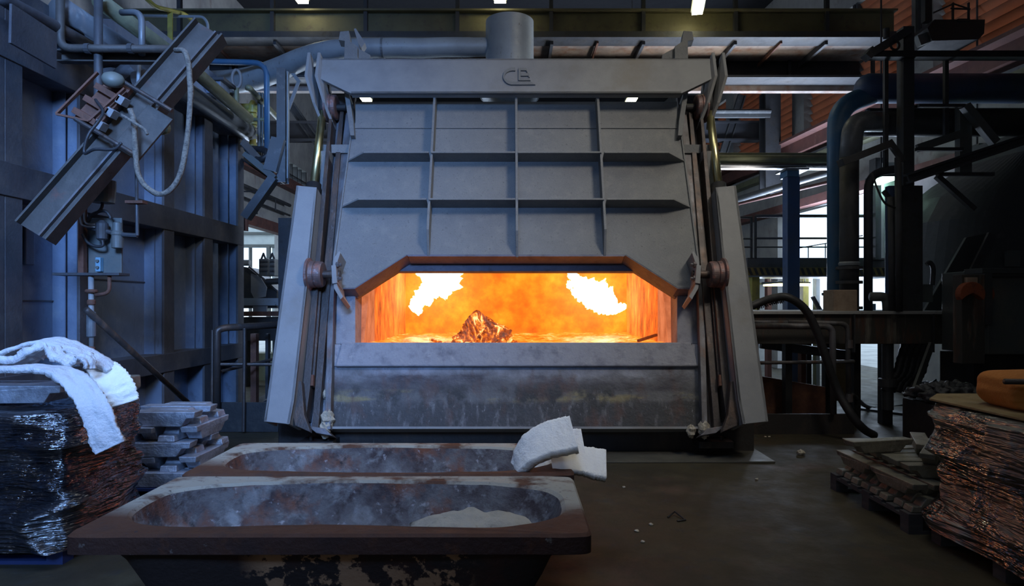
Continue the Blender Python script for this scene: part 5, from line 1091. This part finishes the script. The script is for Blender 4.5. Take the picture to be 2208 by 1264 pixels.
# --- wrapped stack, left
pallet('plastic_pallet', -3.85, -2.78, 3.98, 4.72, m_bluepal, 'dark blue pallet under the film-wrapped stack at the left edge')
for l, al, c, i, n, x, y, z, rz, lw in stack(im, -3.98, -2.78, 3.98, 4.70, .142, 6, .60, .155, .119, '', '', jit=.004):
    if al == 'y' and i < 2: continue
    where = ORD[i]+' from '+('front, '+('outer row', 'inner row')[c] if al == 'x' else 'left')
    place_ingot(im[(l+i) % 3], x, y, z+(.118 if (l+i) % 2 else 0), rz, 'ingot under dark film, '+lw+', '+where, 'ingots under the dark film', (l+i) % 2 == 1)
wrap('stretch_film', -3.98, -2.76, 3.96, 4.73, .10, .925, m_filml, 'dark glossy stretch film round the left ingot stack with blue glints', 2.0, bulge=.075)
c = P(60, 838, 4.15); big = ingot_mesh('ingot_cast', .62, .30, .115, m_ingot, 21)
place_ingot(big, P(25, 838, 4.12).x, 4.2, .975, .02, 'large grey ingot lying on top of the left wrapped stack under the wool strips', 'silver ingots of the bare left stack').pop('group') if False else None
o = place_ingot(big, -3.18, 4.22, .968, .03, 'large grey ingot on top of the left wrapped stack, under the wool strips', None); 
cu = MB().prism([P(246, 812, 4.6), P(283, 812, 4.6), P(284, 838, 4.6), P(276, 846, 4.6), P(246, 852, 4.6)], (0, .12, 0)); tag(cu.build('metal_block', m_ingotr, bev=.01), 'small block at the back corner of the left stack, catching the furnace glow', 'block')
# fibre wool strips
def strip(name, path, widths, th, wdir, mat, label, seed, jag=.010, group=None, n=14):
    pts = spline(path, 12); mb = MB(); rings = []; N_ = len(pts)
    for i, p in enumerate(pts):
        t = i/(N_-1); f_ = t*(len(widths)-1); j = min(int(f_), len(widths)-2); w = widths[j]+(widths[j+1]-widths[j])*(f_-j)
        d = (pts[min(i+1, N_-1)]-pts[max(i-1, 0)]).normalized()
        wd = wdir(t) if callable(wdir) else wdir; wd = Vector(wd); wd = (wd-d*wd.dot(d)).normalized(); up = wd.cross(d).normalized()
        R = []
        for k in range(n+1): s = -1+2*k/n; R.append((s, .5))
        for k in range(n+1): s = 1-2*k/n; R.append((s, -.5))
        ring = []
        for s, v in R:
            e = w/2*(1+jag/.06*noise.noise(Vector((t*14, s*1.0, seed)))*.5); q = p+wd*s*e+up*(v*th*(1+(.25 if jag > .008 else .08)*noise.noise(Vector((t*12, s*2, seed+4)))))+up*((.012 if jag > .008 else .004)*noise.fractal(Vector((t*7, s*1.8, seed+9)), .9, 2, 3))
            if abs(s) > .93: q += wd*s*jag*noise.noise(Vector((t*60, v, seed)))
            ring.append(q)
        rings.append(ring)
    mb.loft(rings); return tag(mb.build(name, mat, smooth=True), label, 'insulation wool', group)
def Q(px, py, Y): return P(px, py, Y)
strip('wool_strip', [Q(-60, 800, 4.05), Q(0, 797, 4.05), Q(60, 795, 4.03), Q(110, 797, 4.0), Q(148, 812, 3.94), Q(178, 840, 3.88), Q(200, 872, 3.84), Q(216, 910, 3.82), Q(228, 945, 3.81), Q(238, 966, 3.81)], [.14, .14, .14, .15, .16, .17], .035, lambda t: (.25+.75*min(1, t*1.6), 1-.75*min(1, t*1.4), .0), m_wool, 'long white wool strip draped down the front of the left wrapped stack', 1)
strip('wool_strip', [Q(-60, 772, 4.45), Q(0, 765, 4.45), Q(50, 748, 4.45), Q(100, 736, 4.45), Q(135, 742, 4.42), Q(175, 760, 4.38), Q(215, 780, 4.36), Q(243, 799, 4.35)], [.16, .16, .18, .18, .16, .10], .03, (.15, 1, .1), m_wool, 'white wool sheet arching over the very top of the left stack', 2)
strip('wool_strip', [Q(-50, 782, 4.25), Q(0, 780, 4.25), Q(45, 777, 4.25), Q(75, 762, 4.26), Q(105, 752, 4.3)], [.12, .12, .13, .16, .14], .05, (.1, 1, -.2), m_wool, 'rumpled wool layer tucked beneath the top arching sheet', 3)
strip('wool_strip', [Q(112, 750, 4.2), Q(124, 768, 4.18), Q(140, 772, 4.16), Q(156, 782, 4.15), Q(168, 778, 4.15), Q(178, 768, 4.15), Q(190, 778, 4.14), Q(193, 796, 4.13)], [.10, .10, .12, .12, .10, .08], .028, (.1, 1, .25), m_wool, 'curled piece of wool with a hooked end in the middle of the heap', 4)
strip('wool_strip', [Q(196, 782, 4.4), Q(222, 796, 4.35), Q(243, 822, 4.3), Q(258, 848, 4.28), Q(266, 872, 4.27)], [.10, .18, .20, .20, .18], .035, (.75, .5, .15), m_woolc, 'short wide wool flap hanging down the right side of the left stack', 5)
# ------------------------------------------------- two cast moulds
def se(a, b, n, ph):
    c, s = math.cos(ph), math.sin(ph); return (a*math.copysign(abs(c)**(2/n), c), b*math.copysign(abs(s)**(2/n), s))
def mould(cx, cy_, A, B, H, label, waist, depth, ca, cb, face=True, rzz=0.0):
    r = T('casting_mould', (cx, cy_, 0), label, 'mould', None); N = 192; m = Matrix.Rotation(rzz, 3, 'Z')
    phs = [2*math.pi*(k+.5)/N for k in range(N)]
    def ring(a, b, n, z, wz=0, jit=.0, off=(0, 0)):
        o = []
        for ph in phs:
            x, y = se(a, b, n, ph); wv = waist*math.exp(-(x/(A*.50))**2)
            if y < 0: y += wv*wz*min(1, -y/b*1.0)
            q = m @ Vector((x+off[0], y+off[1], 0)); z_ = z+jit*noise.fractal(Vector((x*2.2, y*2.2, z*3+cx)), .9, 2, 4); 
            o.append(Vector((cx+q.x, cy_+q.y, z_)))
        return o
    j = .006
    mb = MB().loft([ring(A, B, 34, H-.012, 1, j), ring(A-.012, B-.012, 34, H, 1, j), ring(ca+.02, cb+.012, 3.0, H, .97, j, (0, -.025)), ring(ca, cb, 3.0, H-.015, .97, j, (0, -.025))], caps=False)
    mb.build('rim_top', m_mouldtop, r, smooth=False)
    MB().loft([ring(ca, cb, 3.0, H-.015, .97, j, (0, -.025))]+[ring(ca-(.20*t**1.2), cb-.20*t, 2.9, H-.015-depth*(1-(1-t)**2.2), .97*(1-t), .014, (0, -.025)) for t in (.12, .25, .4, .55, .7, .85, 1)]+[ring((ca-.20)*f, (cb-.20)*f, 2.7, H-.015-depth-.0, 0, .02) for f in (.75, .5, .25, .02)], caps=False).build('cavity', m_cavity, r, smooth=True)
    MB().loft([ring(A, B, 34, H-.012, 1, j), ring(A, B, 34, H-.085, 1, j), ring(A-.02, B-.02, 20, H-.095, 1, 0), ring(A-.10, B-.06, 9, H-.10, 1, 0)], caps=False).build('rim_side', m_mould, r, smooth=False)
    MB().loft([ring(A-.10, B-.05, 9, H-.09, 1, 0), ring(A-.16, B-.07, 8, H-.16, 1, 0), ring(A-.20, B-.10, 7, H-.26, .9, 0), ring(A-.28, B-.13, 7, H-.40, .7, 0), ring(A-.36, B-.17, 6, .10, .4, 0), ring(A-.38, B-.18, 6, .0, .3, 0), ring(.02, .01, 2, .0, 0, 0)], caps=False).build('body', m_mouldface, r, smooth=True)
    return r
mould(-.815, 3.285, 1.145, .485, .60, 'nearest rust-brown cast mould, dusted white, with pale dross in its right end', .10, .22, 1.04, .405)
mould(-.815, 4.235, 1.16, .43, .60, 'farther rust-brown cast mould with white streaks inside, below the furnace', .0, .22, 1.03, .355)
# residue in the near mould
mb = MB(); R = []; c = PZ(1045, 1122, .40); n = 56
for j in range(13):
    t = j/12; R.append([])
    for k in range(n):
        th = 2*math.pi*k/n; q = 1-t; nn = noise.fractal(Vector((math.cos(th)*1.4, math.sin(th)*1.4, 7)), .9, 2, 5)
        yy = .245*q*math.sin(th)*(1+.2*nn); R[-1].append(Vector((-.20+.345*q*math.cos(th)*(1+.2*nn), 3.34+yy, .385+.36*yy+.075*(1-q**3)*(1+.35*noise.fractal(Vector((math.cos(th)*q*4, math.sin(th)*q*4, 2)), .9, 2, 4)))))
tag(MB().loft(R).build('dross_residue', m_sand, smooth=True), 'pale crusty dross left in the right end of the nearest mould', 'residue')
# folded clean wool on the moulds
strip('wool_blanket', [Q(1118, 1012, 3.95), Q(1128, 990, 3.94), Q(1148, 968, 3.93), Q(1180, 950, 3.93), Q(1212, 942, 3.93), Q(1238, 936, 3.93)], [.15, .19, .22, .235, .235], .062, (-.05, .75, .72), m_woolc, 'thick clean white wool piece arching up over the edge of the farther mould', 11, jag=.006)
strip('wool_blanket', [Q(1150, 1006, 4.15), Q(1180, 992, 4.14), Q(1212, 972, 4.12), Q(1240, 962, 4.1), Q(1258, 960, 4.1)], [.14, .18, .21, .22, .21], .055, (.0, .75, .7), m_woolc, 'second white wool fold just behind the arching piece', 12, jag=.006)
strip('wool_blanket', [Q(1190, 1003, 3.98), Q(1222, 998, 3.98), Q(1255, 995, 4.0), Q(1282, 1000, 4.0), Q(1306, 1004, 4.0)], [.12, .16, .20, .22, .22], .045, (-.15, .8, .62), m_woolc, 'flat white wool flap sticking out to the right beyond the mould', 13, jag=.006)
# small things on the floor
c = FL(1727, 981); blob('pebble', (c.x, c.y, .025), .04, .035, .028, m_sand, 'pale pebble on the floor right of the furnace', 'pebble', 1)
c = FL(1208, 930) if False else FL(1660, 955)
tag(MB().tube([FL(1440, 1118)+Vector((0, 0, .008)), FL(1455, 1112)+Vector((0, 0, .03)), FL(1478, 1124)+Vector((0, 0, .008)), FL(1460, 1126)+Vector((0, 0, .008))], .007, 6).build('scrap_strap', m_black), 'small dark twisted strap lying on the open floor', 'strap')
crumbs = [(1632, 1035), (1345, 1052), (1373, 1147), (1659, 943), (1650, 943), (1386, 1170), (1404, 1133), (1460, 958)]
for i, (x, y) in enumerate(crumbs):
    c = FL(x, y); blob('crumb', (c.x, c.y, .006), .016, .014, .009, m_sand, 'tiny pale crumb on the floor', 'crumb', i*2.2, .5, 10)['group'] = 'pale crumbs on the floor'
